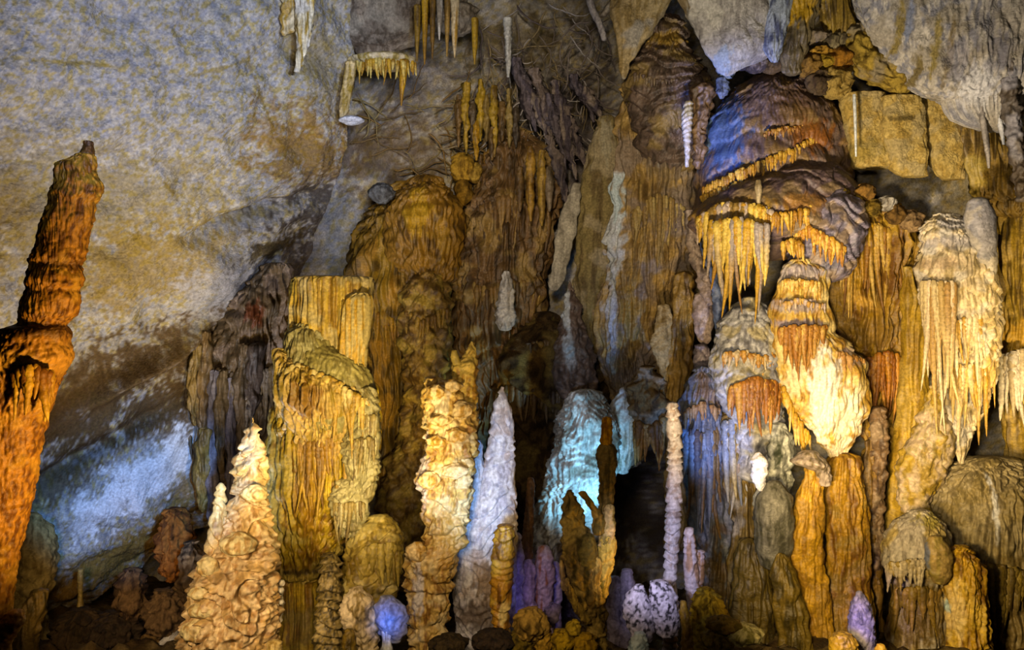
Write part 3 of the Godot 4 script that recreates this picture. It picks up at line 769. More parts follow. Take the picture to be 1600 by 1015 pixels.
	var q := [[1275, 58, 16, 12], [1302, 66, 20, 18], [1282, 82, 20, 8], [1264, 102, 22, 18], [1290, 96, 20, 12], [1312, 92, 22, 20], [1306, 128, 24, 26], [1280, 128, 20, 20], [1322, 60, 14, 22]]
	var ql := ["small grey stone at the top of the stone cluster", "grey slab with a sharp corner in the stone cluster", "flat amber stone in the middle of the stone cluster", "round brown stone at the left of the stone cluster", "flat brown stone beneath the flat amber one", "rusty stone at the right of the stone cluster", "large tan stone at the bottom of the stone cluster", "dark round stone tucked left of the large tan stone", "upright brown stone on the stone cluster's right edge"]
	for i in q.size():
		boulder("wedged_stone", ql[i], "stone", q[i][0], q[i][1], q[i][2], q[i][3], 12.2, {"g": [5, 16], "k": [2, 10], "col": [["8a7c64", "5e523e"], ["7f7158", "54483a"], ["b07c38", "7b5426"], ["8a6438", "5a4024"], ["94702e", "5f4422"], ["96602a", "5f3c1c"], ["a38452", "74582e"], ["5c4a38", "42342a"], ["7d6034", "523e22"]][i], "seed": 86 + i}, "stones of the wedged cluster")
	solo("ochre_crag", "rough ochre crag hanging left of the pale streaked slope", "rock", [[40, 1330, 1358], [65, 1322, 1372], [95, 1328, 1398], [120, 1350, 1422], [140, 1390, 1430]], 12.1, {"zr": 0.7, "g": [8, 26], "k": [5, 18], "col": ["a08042", "6c5228", "8b8064"], "seed": 96, "m": "rock"})
	solo("streaked_slope", "pale grey roof slope with ochre streaks at the upper right", "rock",
		[[-90, 1325, 1760], [0, 1335, 1740], [50, 1358, 1720], [90, 1388, 1710], [125, 1415, 1700], [145, 1436, 1690], [160, 1470, 1660]], 11.9,
		{"zr": 0.35, "g": [6, 60], "f": [3, 12, 5], "k": [1, 20], "col": ["b8b4aa", "86878f", "a09a8c"], "cs": [12, 5, 40], "seed": 97, "m": "rock",
		"stains_and_shading": [[1410, 40, 7, 40, "8a7446", 0.9], [1424, 20, 6, 60, "7d8aa8", 0.8], [1465, 70, 7, 50, "8f7a4c", 0.9], [1486, 80, 6, 60, "7d6b50", 0.9], [1435, 110, 6, 40, "6d5a36", 0.9], [1530, 130, 34, 34, "d4d6da", 0.9], [1500, 90, 20, 40, "88878f", 0.7], [1560, 60, 30, 60, "6e6c74", 0.7], [1590, 30, 40, 40, "aaa496", 0.8]]})
	# smooth blocks on the shelf, strong yellow lamplight painted into their colour
	var bk := [[[148, 1312, 1380], [200, 1322, 1384], [262, 1336, 1398]], [[153, 1374, 1438], [205, 1376, 1444], [262, 1392, 1446], [276, 1410, 1446]], [[148, 1436, 1490], [210, 1442, 1504], [262, 1456, 1508], [280, 1474, 1508]]]
	for i in 3:
		solo("yellow_block", ["smooth yellow block behind the white straw stalactite", "smooth yellow block in the middle of the shelf row with dark cracks", "smooth yellow block at the right end of the shelf row"][i], "rock block", bk[i], [12.35, 12.2, 12.3][i], {"zr": 0.6, "sq": 0.62, "top": 0.1, "bot": 0.05, "g": [3, 44], "f": [1.2, 12, 2], "col": ["bca560", "a68d48", "ab9a68"], "cs": [20, 1, 40], "seed": 100 + i, "m": "rock", "stains_and_shading": [[1405, 185, 22, 5, "5e4c30", 0.9], [1345, 235, 40, 20, "947a44", 0.6]]}, "yellow blocks on the shelf")
	solo("straw_stalactite", "thin straight white straw in front of the left yellow block", "stalactite", [[148, 1332, 1337], [180, 1333.5, 1338.5], [220, 1335, 1339], [244, 1336, 1339]], 11.9, {"step": 2, "k": [0.8, 6], "col": ["dfe6e8", "c2ccd0"], "seed": 103, "m": "calcite"})
	solo("brown_fold", "brown folded curtain right of the yellow blocks", "flowstone", [[150, 1492, 1520], [200, 1502, 1560], [250, 1510, 1600], [300, 1520, 1640], [318, 1540, 1640]], 12.1, {"zr": 0.5, "f": [6, 13, 10], "col": ["8a6a38", "5c4628", "a08448"], "seed": 104, "stains_and_shading": [[1545, 170, 30, 30, "cfd0d0", 0.8], [1580, 210, 8, 70, "8b9ab8", 0.8]]})
	solo("dark_post", "dark ragged post at the right edge near the top", "column", [[55, 1560, 1584], [80, 1562, 1582], [140, 1566, 1590], [200, 1572, 1596], [260, 1582, 1604], [310, 1588, 1612]], 11.5, {"g": [4, 20], "k": [3, 12], "col": ["4a3e34", "6d6660", "8d8c94"], "seed": 105})
	for i in 4:
		solo("white_streamer", ["white streamer hanging left of the dark post", "bluish streamer hanging close behind the dark post", "bright yellow stub right of the dark post", "grey streamer below the white crust of the slope"][i], "stalactite", [[[120, 1546, 1554], [160, 1550, 1560], [200, 1560, 1568], [225, 1566, 1570]], [[150, 1572, 1580], [200, 1578, 1586], [240, 1584, 1590], [264, 1588, 1591]], [[135, 1586, 1604], [155, 1585, 1606], [176, 1592, 1604]], [[150, 1522, 1532], [185, 1530, 1540], [230, 1538, 1546], [262, 1543, 1547]]][i], 11.7, {"k": [1.5, 9], "col": [["d0d4da", "9aa2b0"], ["8fa0c4", "5d6a8c"], ["c2a03c", "8a6e2c"], ["a39e98", "74706c"]][i], "seed": 106 + i}, "streamers by the dark post")

func vein_mesh(pts: Array, r: float, c: Color) -> ArrayMesh:
	var nu := 7
	var pos := PackedVector3Array()
	var col := PackedColorArray()
	for j in pts.size():
		var a: Vector3 = pts[maxi(j - 1, 0)]
		var b: Vector3 = pts[mini(j + 1, pts.size() - 1)]
		var t := (b - a).normalized()
		var x := t.cross(Vector3(0, 0, 1)).normalized()
		var y := x.cross(t)
		var rr := r * (0.1 if j == 0 or j == pts.size() - 1 else 1.0 - 0.5 * j / pts.size())
		for i in nu:
			var w := -float(i) / (nu - 1) * TAU
			pos.append(pts[j] + (x * cos(w) + y * sin(w)) * rr)
			col.append(c)
	return grid_mesh(pos, col, nu, pts.size(), true)

func left_formations() -> void:
	# the leaning amber stalagmite
	var a := whole("leaning_stalagmite", "tall leaning amber stalagmite with stacked rings at the left edge", "stalagmite",
		[[244, 117, 148], [257, 92, 149], [268, 87, 148], [288, 88, 156], [304, 80, 155], [318, 79, 147], [340, 70, 144], [364, 63, 137], [386, 58, 133], [406, 51, 128], [415, 51, 123], [428, 47, 128], [443, 43, 127], [453, 44, 119], [466, 38, 122], [490, 33, 117], [506, 31, 101], [516, 0, 106], [535, -18, 104], [558, -30, 108], [580, -36, 96], [610, -40, 84], [650, -45, 70], [700, -50, 60], [760, -55, 50], [820, -60, 36], [900, -62, 20], [980, -64, 12], [1100, -66, 6], [1200, -66, 4]], 6.6,
		{"zr": 0.9, "top": 0.35, "f": [2.5, 8, 7], "k": [3, 18], "c": [1.6, 13], "g": [2, 40], "col": ["c08236", "7c4a1c", "cc9440"], "cs": [8, 6, 60], "seed": 120, "hold": 0.8, "stains_and_shading": [[90, 565, 26, 40, "d9a93c", 0.8], [60, 515, 60, 14, "4a2c16", 0.7], [95, 412, 44, 8, "5a3216", 0.7]]})
	limb(a, "tip", [[221, 131, 145], [230, 130, 146], [240, 124, 147], [252, 118, 146], [262, 112, 148]], 6.6, {"step": 2, "top": 0.15, "k": [1.5, 9], "col": ["6b4422", "452a16"], "seed": 121})
	fringe(a, [[20, 585], [50, 565], [84, 580]], 9, [40, 90], [5, 9], ["c08a2c", "8a5420", "d9a640"], {"out": 0.2, "name": "rib"})
	solo("light_tinted_mound", "olive yellow pitted mound behind the foot of the leaning amber stalagmite", "rock", [[808, 30, 62], [830, 22, 80], [870, 18, 88], [910, 14, 80], [960, 10, 70], [1100, 5, 90]], 11.6, {"zr": 0.9, "c": [5, 16], "g": [5, 30], "col": ["a3935c", "7a6a3e"], "seed": 122, "m": "rock"})  # yellow lamp light on the wall foot, painted into the mound colour
	solo("yellow_stump", "bright yellow stump at the lower left corner", "stalagmite", [[958, 10, 36], [972, -6, 37], [990, -14, 26], [1012, -20, 16], [1100, -24, 14]], 6.3, {"k": [3, 14], "c": [2, 12], "col": ["dcb456", "a8742c"], "seed": 123, "m": "calcite"})
	solo("olive_fold", "tall olive fold of stone rising from the lower left corner", "flowstone", [[925, 50, 74], [950, 34, 72], [990, 22, 60], [1100, 14, 52]], 10.6, {"zr": 0.8, "f": [4, 12, 8], "col": ["8a7334", "56441f"], "seed": 124})
	solo("small_candle", "small pale candle stalagmite on the brown slope under the blue-lit band", "stalagmite", [[890, 122, 130], [905, 121, 130], [930, 122, 129], [960, 118, 134]], 12.0, {"k": [1.5, 8], "col": ["9c8250", "6c5228"], "seed": 125})
	# hanging grey curtains left of the column
	var bd := whole("brown_drapery", "broad brown folded drapery between the grey face and the great column", "flowstone",
		[[420, 405, 455], [455, 372, 452], [500, 340, 450], [545, 312, 445], [590, 304, 440], [630, 314, 432], [690, 326, 425], [730, 330, 400], [760, 332, 350]], 13.6,
		{"zr": 0.5, "top": 0.4, "g": [8, 60], "f": [6, 12, 8], "k": [3, 18], "col": ["77604a", "50402f", "8c7a66"], "cs": [9, 6, 50], "seed": 119, "stains_and_shading": [[400, 490, 16, 20, "7a3418", 0.8]]})
	fringe(bd, [[292, 600], [330, 570], [380, 590], [430, 570]], 20, [40, 120], [4, 8], ["7d664c", "5c4834", "8f8474"], {"name": "fold", "out": 0.2})
	var us := [318, 332, 346, 361, 378, 306, 318, 396]
	var ts := [540, 600, 600, 610, 560, 560, 690, 560]
	var es := [720, 858, 740, 822, 700, 664, 800, 650]
	var ws := [10, 8, 10, 7, 11, 12, 12, 12]
	var ll := ["broad brown stone curtain ending above the dark hollow", "long thin grey curtain reaching lowest beside the pale knobbly stalagmite", "brown curtain between the two long grey ones", "second long grey curtain just left of the pale knobbly stalagmite's tip", "ribbed brown curtain above the pale knobbly stalagmite", "tan curtain fold at the upper end of the blue-lit band", "short tan fold between the blue-lit band and the dark hollow", "wrinkled dark curtain close to the great column's left side"]
	for i in 8:
		solo("stone_curtain", ll[i], "curtain", [[ts[i] - 20, us[i] - ws[i] * 0.4, us[i] + ws[i] * 1.4], [lerpf(ts[i], es[i], 0.3), us[i] - ws[i], us[i] + ws[i] * 1.1], [lerpf(ts[i], es[i], 0.7), us[i] - ws[i] * 0.8, us[i] + ws[i] * 0.7], [es[i] - 6, us[i] - ws[i] * 0.5, us[i] + ws[i] * 0.3], [es[i], us[i] - 2, us[i] + 1]], 13.25, {"zr": 1.2, "f": [4, 7, 14], "g": [3, 30], "col": [["7b5f42", "53402e"], ["8f8a90", "66626a"], ["7d664c", "57452f"], ["85808a", "5e5a62"], ["77604a", "4f4030"], ["8d7048", "64502f"], ["977644", "6c502c"], ["5c5046", "403832"]][i], "seed": 126 + i}, "stone curtains left of the great column")
	# dark hollow with its rocks
	var hr := [[272, 850, 26, 60], [205, 930, 22, 46], [258, 960, 30, 40], [300, 900, 20, 60], [180, 985, 40, 30], [240, 1005, 26, 16], [125, 1000, 40, 50], [282, 1000, 24, 20]]
	var hl := ["tall reddish brown fluted rock standing in the dark hollow", "narrow dark brown rock left in the dark hollow", "blocky brown rock low in the dark hollow", "dark ragged rock against the pale knobbly stalagmite", "low dark rock on the hollow's floor", "small tan rock at the bottom of the hollow", "dark slope of rock below the small pale candle", "small stone with a white crust at the bottom of the hollow"]
	for i in hr.size():
		boulder("hollow_rock", hl[i], "rock", hr[i][0], hr[i][1], hr[i][2], hr[i][3], 11.6 if i != 3 else 10.8, {"g": [8, 26], "k": [4, 16], "f": [4, 9, 8], "col": [["86502c", "54301c"], ["6a5240", "3c2e28"], ["6d5644", "40332c"], ["5a4636", "34281f"], ["40352e", "2c2624"], ["86684a", "54402e"], ["46382c", "302822"], ["cfd2d6", "5a5048"]][i], "seed": 136 + i}, "rocks in the dark hollow")
	# the pale knobbly stalagmite
	var p := whole("pale_knobbly_stalagmite", "broad pale cream knobbly stalagmite tapering to a point beside the great column", "stalagmite",
		[[655, 393, 398], [672, 387, 404], [690, 383, 408], [712, 374, 412], [735, 371, 411], [765, 367, 412], [790, 358, 416], [815, 350, 418], [835, 338, 424], [860, 330, 428], [885, 312, 430], [915, 304, 430], [940, 300, 430], [965, 292, 430], [1000, 286, 428], [1060, 276, 432], [1110, 270, 436]], 8.6,
		{"zr": 0.8, "top": 1.0, "ay": 1.8, "c": [4, 34], "k": [6, 22], "r": [9, 38, 1.8], "g": [5, 30], "col": ["dcb88c", "ac7c4e", "cfa26c"], "cs": [9, 1.5, 40], "seed": 150, "m": "calcite", "stains_and_shading": [[352, 900, 30, 10, "6e4826", 0.5], [395, 700, 14, 40, "f0dfb4", 0.7]]})
	limb(p, "side_spire", [[757, 341, 349], [768, 337, 352], [785, 335, 353], [800, 333, 352], [815, 329, 350], [835, 326, 352], [862, 322, 356]], 8.5, {"top": 0.8, "r": [4, 22, 1], "c": [3, 12], "col": ["dcb47c", "a8743e"], "seed": 151, "m": "calcite"})
	for i in 6:
		var e = [[325, 885, 18, 16], [312, 925, 18, 11], [318, 952, 26, 12], [305, 985, 22, 18], [372, 850, 30, 18], [398, 770, 20, 14]][i]
		var keys := []
		for j in 5:
			var w := lerpf(-0.72, 0.72, j / 4.0) * PI / 2
			keys.append([e[1] + e[3] * sin(w), e[0] - e[2] * cos(w), e[0] + e[2] * cos(w)])
		limb(p, "knob", keys, 8.35, {"zr": 0.8, "top": 0.25, "bot": 0.25, "k": [3, 14], "c": [3, 14], "col": ["e6cb98", "b88a54"], "seed": 152 + i, "m": "calcite"})
	for i in 2:
		var cc = [[416, 846, 12, 24], [433, 940, 10, 30]][i]
		var w := whole("coral_knot", ["knot of white popcorn coral between the pale stalagmite and the column", "lower knot of pale yellow popcorn coral at the column's foot"][i], "coral knot", [[cc[1] - cc[3], cc[0] - cc[2] * 0.5, cc[0] + cc[2] * 0.5], [cc[1], cc[0] - cc[2], cc[0] + cc[2]], [cc[1] + cc[3], cc[0] - cc[2] * 0.7, cc[0] + cc[2] * 0.7]], 8.9, {"c": [6, 9], "k": [3, 7], "col": ["e6e0c4", "b4a468"], "seed": 160 + i, "m": "calcite"})
		for n in 16:
			var uu: float = cc[0] + rng.randf_range(-1.2, 1.2) * cc[2]
			var vv: float = cc[1] + rng.randf_range(-1.0, 1.0) * cc[3]
			var r := rng.randf_range(3.0, 5.5)
			limb(w, "coral_bud", [[vv - r * 0.6, uu - r * 0.8, uu + r * 0.8], [vv, uu - r, uu + r], [vv + r * 0.6, uu - r * 0.8, uu + r * 0.8]], 8.75 + rng.randf_range(-0.06, 0.06), {"k": [1.2, 5], "col": ["ece6cc", "c8ba88"], "seed": 170 + n, "m": "calcite"})
	great_column()

func great_column() -> void:
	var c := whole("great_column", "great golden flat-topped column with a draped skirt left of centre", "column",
		[[612, 440, 588], [640, 428, 592], [680, 421, 591], [720, 418, 588], [760, 416, 580], [800, 415, 560], [840, 420, 540], [870, 426, 525], [895, 430, 512], [905, 436, 500], [925, 432, 498], [960, 434, 500], [1010, 436, 500], [1080, 434, 505]], 10.0,
		{"zr": 0.8, "top": 0.5, "fw": 0.15, "f": [5, 11, 50], "k": [1.2, 12], "g": [3, 40], "col": ["b58a2c", "7a4f14", "a8933c"], "cs": [9, 22, 70], "seed": 180, "hold": 1.0,
		"stains_and_shading": [[428, 760, 16, 120, "a59a58", 0.9], [480, 760, 22, 140, "8f5c14", 0.7], [470, 893, 34, 6, "4a3418", 0.9], [480, 610, 30, 30, "8a5414", 0.7], [465, 975, 26, 40, "5a4630", 0.6]]}, "", "trunk")
	# the broken drum on top
	var drum := limb(c, "top_drum", [[434, 462, 580], [442, 457, 582], [475, 456, 580], [510, 455, 577], [545, 458, 573], [580, 460, 572], [620, 462, 575]], 10.0,
		{"zr": 0.75, "sq": 0.8, "fw": 0.1, "top": 0.05, "f": [5, 10, 60], "g": [2, 40], "col": ["c79a48", "94682a", "b8a468"], "cs": [7, 24, 60], "seed": 181})
	limb(c, "front_plate", [[458, 548, 576], [470, 534, 580], [520, 528, 578], [560, 524, 572], [610, 520, 574]], 9.72, {"zr": 0.8, "top": 0.12, "fw": 0.1, "f": [3, 9, 50], "col": ["b9a566", "c08a34"], "cs": [7, 24, 60], "seed": 182})
	limb(c, "step", [[508, 462, 492], [520, 448, 505], [545, 444, 515], [580, 442, 530], [620, 440, 540]], 9.75, {"zr": 0.8, "top": 0.4, "f": [4, 10, 10], "g": [3, 20], "col": ["a39a68", "8a7c48"], "seed": 183})
	limb(c, "shoulder", [[540, 470, 520], [560, 462, 560], [585, 458, 580], [615, 455, 588], [650, 452, 592]], 9.72, {"zr": 0.7, "top": 0.6, "f": [2, 12, 5], "k": [2, 14], "col": ["9c9050", "7d703a"], "seed": 184})
	# skirt: the rim with its tongues
	var rim := limb(c, "skirt_rim", [[545, 430, 440], [560, 430, 470], [575, 431, 520], [600, 432, 566], [622, 434, 586, 0.03], [660, 438, 590, 0.12], [710, 440, 588, 0.28]], 9.66, {"zr": 0.72, "top": 0.35, "bot": 0.15, "fw": 0.3, "f": [6, 11, 18], "stains_and_shading": [[478, 622, 34, 34, "7d4c14", 0.85]], "col": ["c4a456", "94702a"], "seed": 185})  # dark patch paints in the shade of the hollow under the rim
	fringe(rim, [[434, 575], [470, 568], [520, 590], [560, 615], [582, 630]], 26, [38, 110], [4, 7.5], ["cdae54", "b48f34", "8f641c", "d9c27c"], {"name": "tongue", "deep": 0.02})
	fringe(c, [[440, 660], [480, 690], [520, 680]], 15, [60, 150], [4, 7], ["a8781f", "8a5a14", "6e4610"], {"name": "tongue", "out": 0.1})
	fringe(c, [[424, 640], [436, 660]], 3, [180, 230], [8, 11], ["aca060", "9c8c4c"], {"name": "tongue", "out": 0.0})
	fringe(c, [[500, 640], [560, 640]], 5, [120, 180], [6, 9], ["b08a30", "8f681c", "7a5a1c"], {"name": "tongue", "out": 0.0})
	# the cascade on its right side
	for i in 3:
		var keys = [[[650, 545, 580], [675, 540, 592], [705, 535, 592], [740, 542, 590], [780, 552, 580]], [[755, 525, 560], [775, 518, 572], [800, 520, 575], [830, 530, 565]], [[610, 560, 585], [640, 556, 592], [670, 560, 592]]][i]
		var x := limb(c, "cascade", keys, 9.55, {"zr": 0.8, "top": 0.6, "r": [4, 16, 1], "f": [3, 8, 10], "col": ["a39a6a", "7d7040"], "seed": 186 + i})
		fringe(x, [[keys[1][1] + 3, keys[1][0] + 10], [keys[1][2] - 4, keys[1][0] + 8]], 9, [25, 70], [3, 5], ["b0a678", "8f7c40", "6e5c2c"], {"name": "tongue"})
	# at the foot of the column
	solo("knobbly_post", "dark olive post with a ladder of black knobs at the column's right foot", "stalagmite", [[868, 508, 526], [885, 504, 530], [915, 500, 532], [950, 497, 534], [985, 494, 538], [1070, 490, 545]], 9.4, {"r": [7, 17, 0.7], "k": [3, 9], "c": [3, 9], "col": ["8f7c40", "3f3422", "a8945a"], "cs": [6, 1, 24], "seed": 190})
	var mush := whole("mushroom_flowstone", "mustard yellow mushroom-shaped flowstone right of the great column", "flowstone",
		[[812, 575, 612], [824, 558, 626], [850, 545, 630], [885, 538, 628], [920, 534, 622], [950, 536, 615], [1000, 545, 605], [1075, 550, 600]], 9.6,
		{"zr": 0.8, "top": 0.5, "r": [3, 20, 1], "k": [3, 16], "g": [4, 30], "col": ["a8923a", "7c6824", "bfae62"], "cs": [9, 4, 40], "seed": 191, "stains_and_shading": [[594, 870, 14, 34, "6e4a18", 0.8]]})
	fringe(mush, [[545, 880], [575, 850], [612, 845], [628, 870]], 16, [25, 75], [4.5, 8], ["b5a044", "94802e", "7b5a1c"])
	solo("popcorn_rock", "cream popcorn-covered rock with black pits below the mushroom flowstone", "rock", [[922, 545, 570], [935, 536, 582], [960, 533, 588], [985, 540, 592], [1010, 552, 588], [1070, 556, 586]], 9.0, {"c": [7, 12], "k": [3, 8], "col": ["e0cc9c", "9a7c4c"], "seed": 192, "m": "calcite", "stains_and_shading": [[560, 970, 8, 8, "3a2c1c", 0.8], [575, 960, 5, 10, "3a2c1c", 0.8], [548, 985, 6, 8, "3a2c1c", 0.8]]})
	solo("blue_lit_rock", "rounded rock lit deep blue beside the popcorn-covered rock", "rock", [[935, 592, 615], [945, 585, 632], [962, 584, 638], [980, 590, 636], [995, 600, 630]], 9.0, {"g": [3, 20], "c": [4, 14], "col": ["a4aab8", "7d808c"], "seed": 193, "m": "calcite"})
	solo("cyan_pedestal", "short cyan-lit pedestal under the blue-lit rock", "stalagmite", [[985, 596, 612], [998, 597, 611], [1020, 595, 613], [1075, 590, 618]], 8.9, {"f": [2, 6, 8], "col": ["dfe6e6", "a8b4b4"], "seed": 194, "m": "calcite"})
	solo("ochre_stub", "small dark ochre stub left of the cyan-lit pedestal", "stalagmite", [[985, 538, 552], [1000, 535, 556], [1075, 530, 560]], 8.7, {"k": [3, 10], "col": ["94702e", "54401c"], "seed": 195})
	solo("yellow_stub", "small bright yellow stub at the bottom edge below the column", "stalagmite", [[1005, 418, 440], [1020, 416, 442], [1075, 412, 446]], 8.3, {"k": [3, 10], "col": ["dcc070", "a88838"], "seed": 196, "m": "calcite"})

func pit_formations() -> void:
	var kn := whole("knobbly_gold_stalagmite", "gold and cream knobbly stalagmite with a forked top at centre", "stalagmite",
		[[592, 666, 690], [602, 664, 712], [620, 663, 735], [645, 662, 742], [672, 665, 744], [700, 668, 742], [725, 662, 740], [745, 655, 738], [765, 657, 736], [790, 662, 732], [820, 664, 728], [845, 664, 724], [865, 640, 716], [885, 634, 708], [910, 636, 704], [945, 640, 700], [975, 642, 696], [1070, 640, 700]], 9.0,
		{"zr": 0.85, "top": 0.4, "ay": 1.5, "c": [6, 22], "k": [4, 16], "r": [6, 42, 1.4], "f": [2, 8, 6], "col": ["cfa566", "94622e", "dcc094"], "cs": [9, 3, 36], "seed": 200, "m": "calcite", "stains_and_shading": [[690, 640, 14, 40, "efe6c8", 0.6], [662, 740, 12, 70, "d8d0dc", 0.8], [655, 930, 8, 50, "dcdbe0", 0.8], [700, 850, 26, 60, "b98848", 0.7]]})  # lavender on the left edge is lamp light painted into the colour
	limb(kn, "forked_top", [[535, 735, 739], [545, 729, 742], [558, 724, 744], [572, 707, 746], [590, 706, 746], [612, 712, 745], [640, 715, 744]], 9.0, {"top": 1.0, "c": [5, 16], "k": [4, 11], "col": ["e0b868", "a8742c"], "seed": 201, "m": "calcite"})
	limb(kn, "forked_top", [[548, 706, 714], [556, 704, 717], [568, 706, 722]], 8.95, {"k": [2, 8], "col": ["d6b264", "a87830"], "seed": 202, "m": "calcite"})
	for i in 9:
		var e = [[680, 612, 15, 12], [708, 602, 14, 10], [722, 640, 16, 14], [690, 655, 18, 10], [712, 680, 18, 12], [682, 690, 16, 9], [672, 750, 18, 14], [710, 735, 20, 12], [650, 862, 16, 16]][i]
		var keys := []
		for j in 5:
			var w := lerpf(-0.72, 0.72, j / 4.0) * PI / 2
			keys.append([e[1] + e[3] * sin(w), e[0] - e[2] * cos(w), e[0] + e[2] * cos(w)])
		limb(kn, "knob", keys, 8.77, {"zr": 0.7, "top": 0.25, "bot": 0.25, "k": [3, 10], "g": [3, 14], "col": ["e4cc94", "b4823e"], "seed": 203 + i, "m": "calcite"})
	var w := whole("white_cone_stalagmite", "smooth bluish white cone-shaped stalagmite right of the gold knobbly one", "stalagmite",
		[[606, 782, 787], [620, 777, 792], [640, 771, 798], [665, 767, 802], [700, 762, 803], [740, 748, 804], [775, 736, 805], [810, 726, 806], [850, 716, 806], [890, 712, 805], [940, 710, 804], [1000, 715, 800], [1070, 715, 800]], 9.7,
		{"zr": 0.8, "top": 1.0, "r": [3, 30, 1.6], "c": [2.5, 15], "k": [2, 18], "col": ["e4e4e8", "bdbcc8", "cfc4c0"], "cs": [12, 2, 40], "seed": 214, "m": "calcite", "stains_and_shading": [[765, 910, 26, 50, "8a6c50", 0.8], [745, 960, 40, 30, "4f3c30", 0.8]]})
	limb(w, "apron", [[690, 738, 752], [740, 730, 756], [800, 716, 750], [860, 712, 742], [905, 710, 738], [925, 712, 730]], 9.6, {"zr": 0.8, "k": [3, 16], "f": [2, 8, 6], "col": ["dcdce4", "b4b4c4"], "seed": 215, "m": "calcite"})
	solo("orange_slender_stalagmite", "slender ringed orange stalagmite in front of the white cone", "stalagmite",
		[[822, 778, 802], [835, 774, 804], [855, 771, 803], [880, 769, 802], [910, 767, 800], [940, 766, 797], [970, 770, 795], [1070, 768, 800]], 8.9, {"top": 0.3, "r": [3.5, 17, 0.7], "c": [2, 9], "k": [1.5, 8], "col": ["bd8030", "7c4a18", "d8a850"], "seed": 216, "stains_and_shading": [[788, 955, 8, 20, "f0dc8c", 0.8]]})
	solo("brown_candle", "thin brown candle stalagmite between the white cone and the bluish slope", "stalagmite", [[748, 824, 834], [760, 823, 836], [800, 820, 834], [850, 815, 833], [960, 812, 834]], 11.5, {"k": [2, 9], "col": ["8a5c3c", "5a4030"], "seed": 217})
	# the branching dark stalks
	var st := whole("branching_stalagmite", "dark branching olive stalagmite like a cactus, right of centre", "stalagmite",
		[[770, 884, 898], [790, 880, 908], [820, 879, 916], [850, 878, 930], [880, 880, 940], [915, 888, 944], [950, 905, 946], [980, 920, 947], [1070, 920, 950]], 8.6,
		{"zr": 0.9, "top": 0.8, "g": [5, 24], "k": [4, 14], "col": ["6d5a2c", "3c3018", "8f7a3c"], "seed": 220, "m": "rock"}, "", "stem")
	var arms := [[[655, 940, 955], [675, 938, 957], [698, 938, 956]], [[700, 934, 962], [716, 932, 964], [740, 936, 962], [770, 936, 960], [800, 934, 956]], [[770, 905, 916], [790, 918, 930], [805, 925, 944], [830, 925, 950]], [[790, 945, 958], [820, 940, 962], [850, 935, 958]], [[838, 938, 960], [855, 935, 963], [880, 936, 958], [905, 932, 954], [930, 935, 950]], [[872, 918, 940], [890, 916, 944], [915, 920, 942], [940, 926, 944]], [[905, 880, 890], [925, 884, 898], [950, 895, 914], [970, 908, 925]], [[920, 908, 918], [935, 907, 920], [950, 908, 918]], [[876, 874, 880], [895, 874, 884], [920, 878, 890]], [[840, 905, 930], [860, 900, 935], [880, 905, 935]]]
	var ac := [["c07a1c", "8a4c10"], ["7a6430", "4a3a1c"], ["94742c", "54401c"], ["a8905a", "6d5a30"], ["a58a38", "6c5420"], ["9c8440", "64501f"], ["8a7430", "50401c"], ["a08438", "64501f"], ["8f7a3a", "54441f"], ["5c4a24", "3a2e18"]]
	for i in arms.size():
		limb(st, "branch", arms[i], 8.5 if i > 1 else 8.6, {"top": 0.6, "g": [2, 14], "k": [2, 8], "c": [1.5, 8], "col": ac[i], "seed": 221 + i, "m": "rock"})
	# ringed white stalagmite
	solo("ringed_white_stalagmite", "slim white stalagmite ringed like a spring in front of the dark recess", "stalagmite",
		[[630, 1043, 1057], [645, 1042, 1061], [680, 1044, 1064], [730, 1044, 1065], [780, 1042, 1064], [830, 1040, 1061], [870, 1039, 1058], [895, 1038, 1056], [1060, 1036, 1058]], 10.2,
		{"step": 2.2, "top": 0.4, "r": [3.6, 16, 0.7], "k": [1, 8], "col": ["d8d4dc", "b0a09a"], "cs": [9, 1, 30], "seed": 232, "m": "calcite", "stains_and_shading": [[1049, 980, 14, 70, "8a5c24", 0.95]]})
	solo("pinkish_stalagmite", "short pinkish white stalagmite right of the slim ringed one", "stalagmite", [[826, 1071, 1083], [840, 1069, 1085], [880, 1069, 1090], [920, 1071, 1092], [950, 1075, 1090], [1060, 1072, 1094]], 9.9, {"top": 0.5, "r": [2.2, 13, 0.8], "k": [1, 8], "col": ["d6ccd6", "b48c78"], "seed": 233, "m": "calcite"})
	solo("pinkish_stalagmite", "stubby pinkish white stalagmite joined to the short pinkish one", "stalagmite", [[862, 1086, 1100], [875, 1085, 1101], [910, 1084, 1098], [945, 1082, 1096], [1060, 1080, 1100]], 9.95, {"top": 0.5, "r": [2.2, 13, 0.8], "k": [1, 8], "col": ["d0c4d0", "a87c60"], "seed": 234, "m": "calcite"})
	# spotted boulders
	for i in 2:
		solo("spotted_boulder", ["lilac white boulder with black spots, left of the pair by the ringed stalagmite", "lilac white boulder more thickly spotted with black, right of the pair"][i], "boulder", [[[914, 990, 1004], [930, 978, 1012], [955, 973, 1018], [980, 980, 1022], [1000, 990, 1018]], [[910, 1015, 1045], [925, 1014, 1056], [950, 1016, 1062], [975, 1022, 1062], [990, 1026, 1058]]][i], 9.0,
			{"zr": 0.8, "top": 0.3, "bot": 0.3, "c": [3, 9], "k": [2, 9], "col": ["dcd6e6", "dcd6e6", "2c2832"], "cs": [9, 1, [10, 8][i]], "seed": 235 + i, "m": "calcite"}, "")
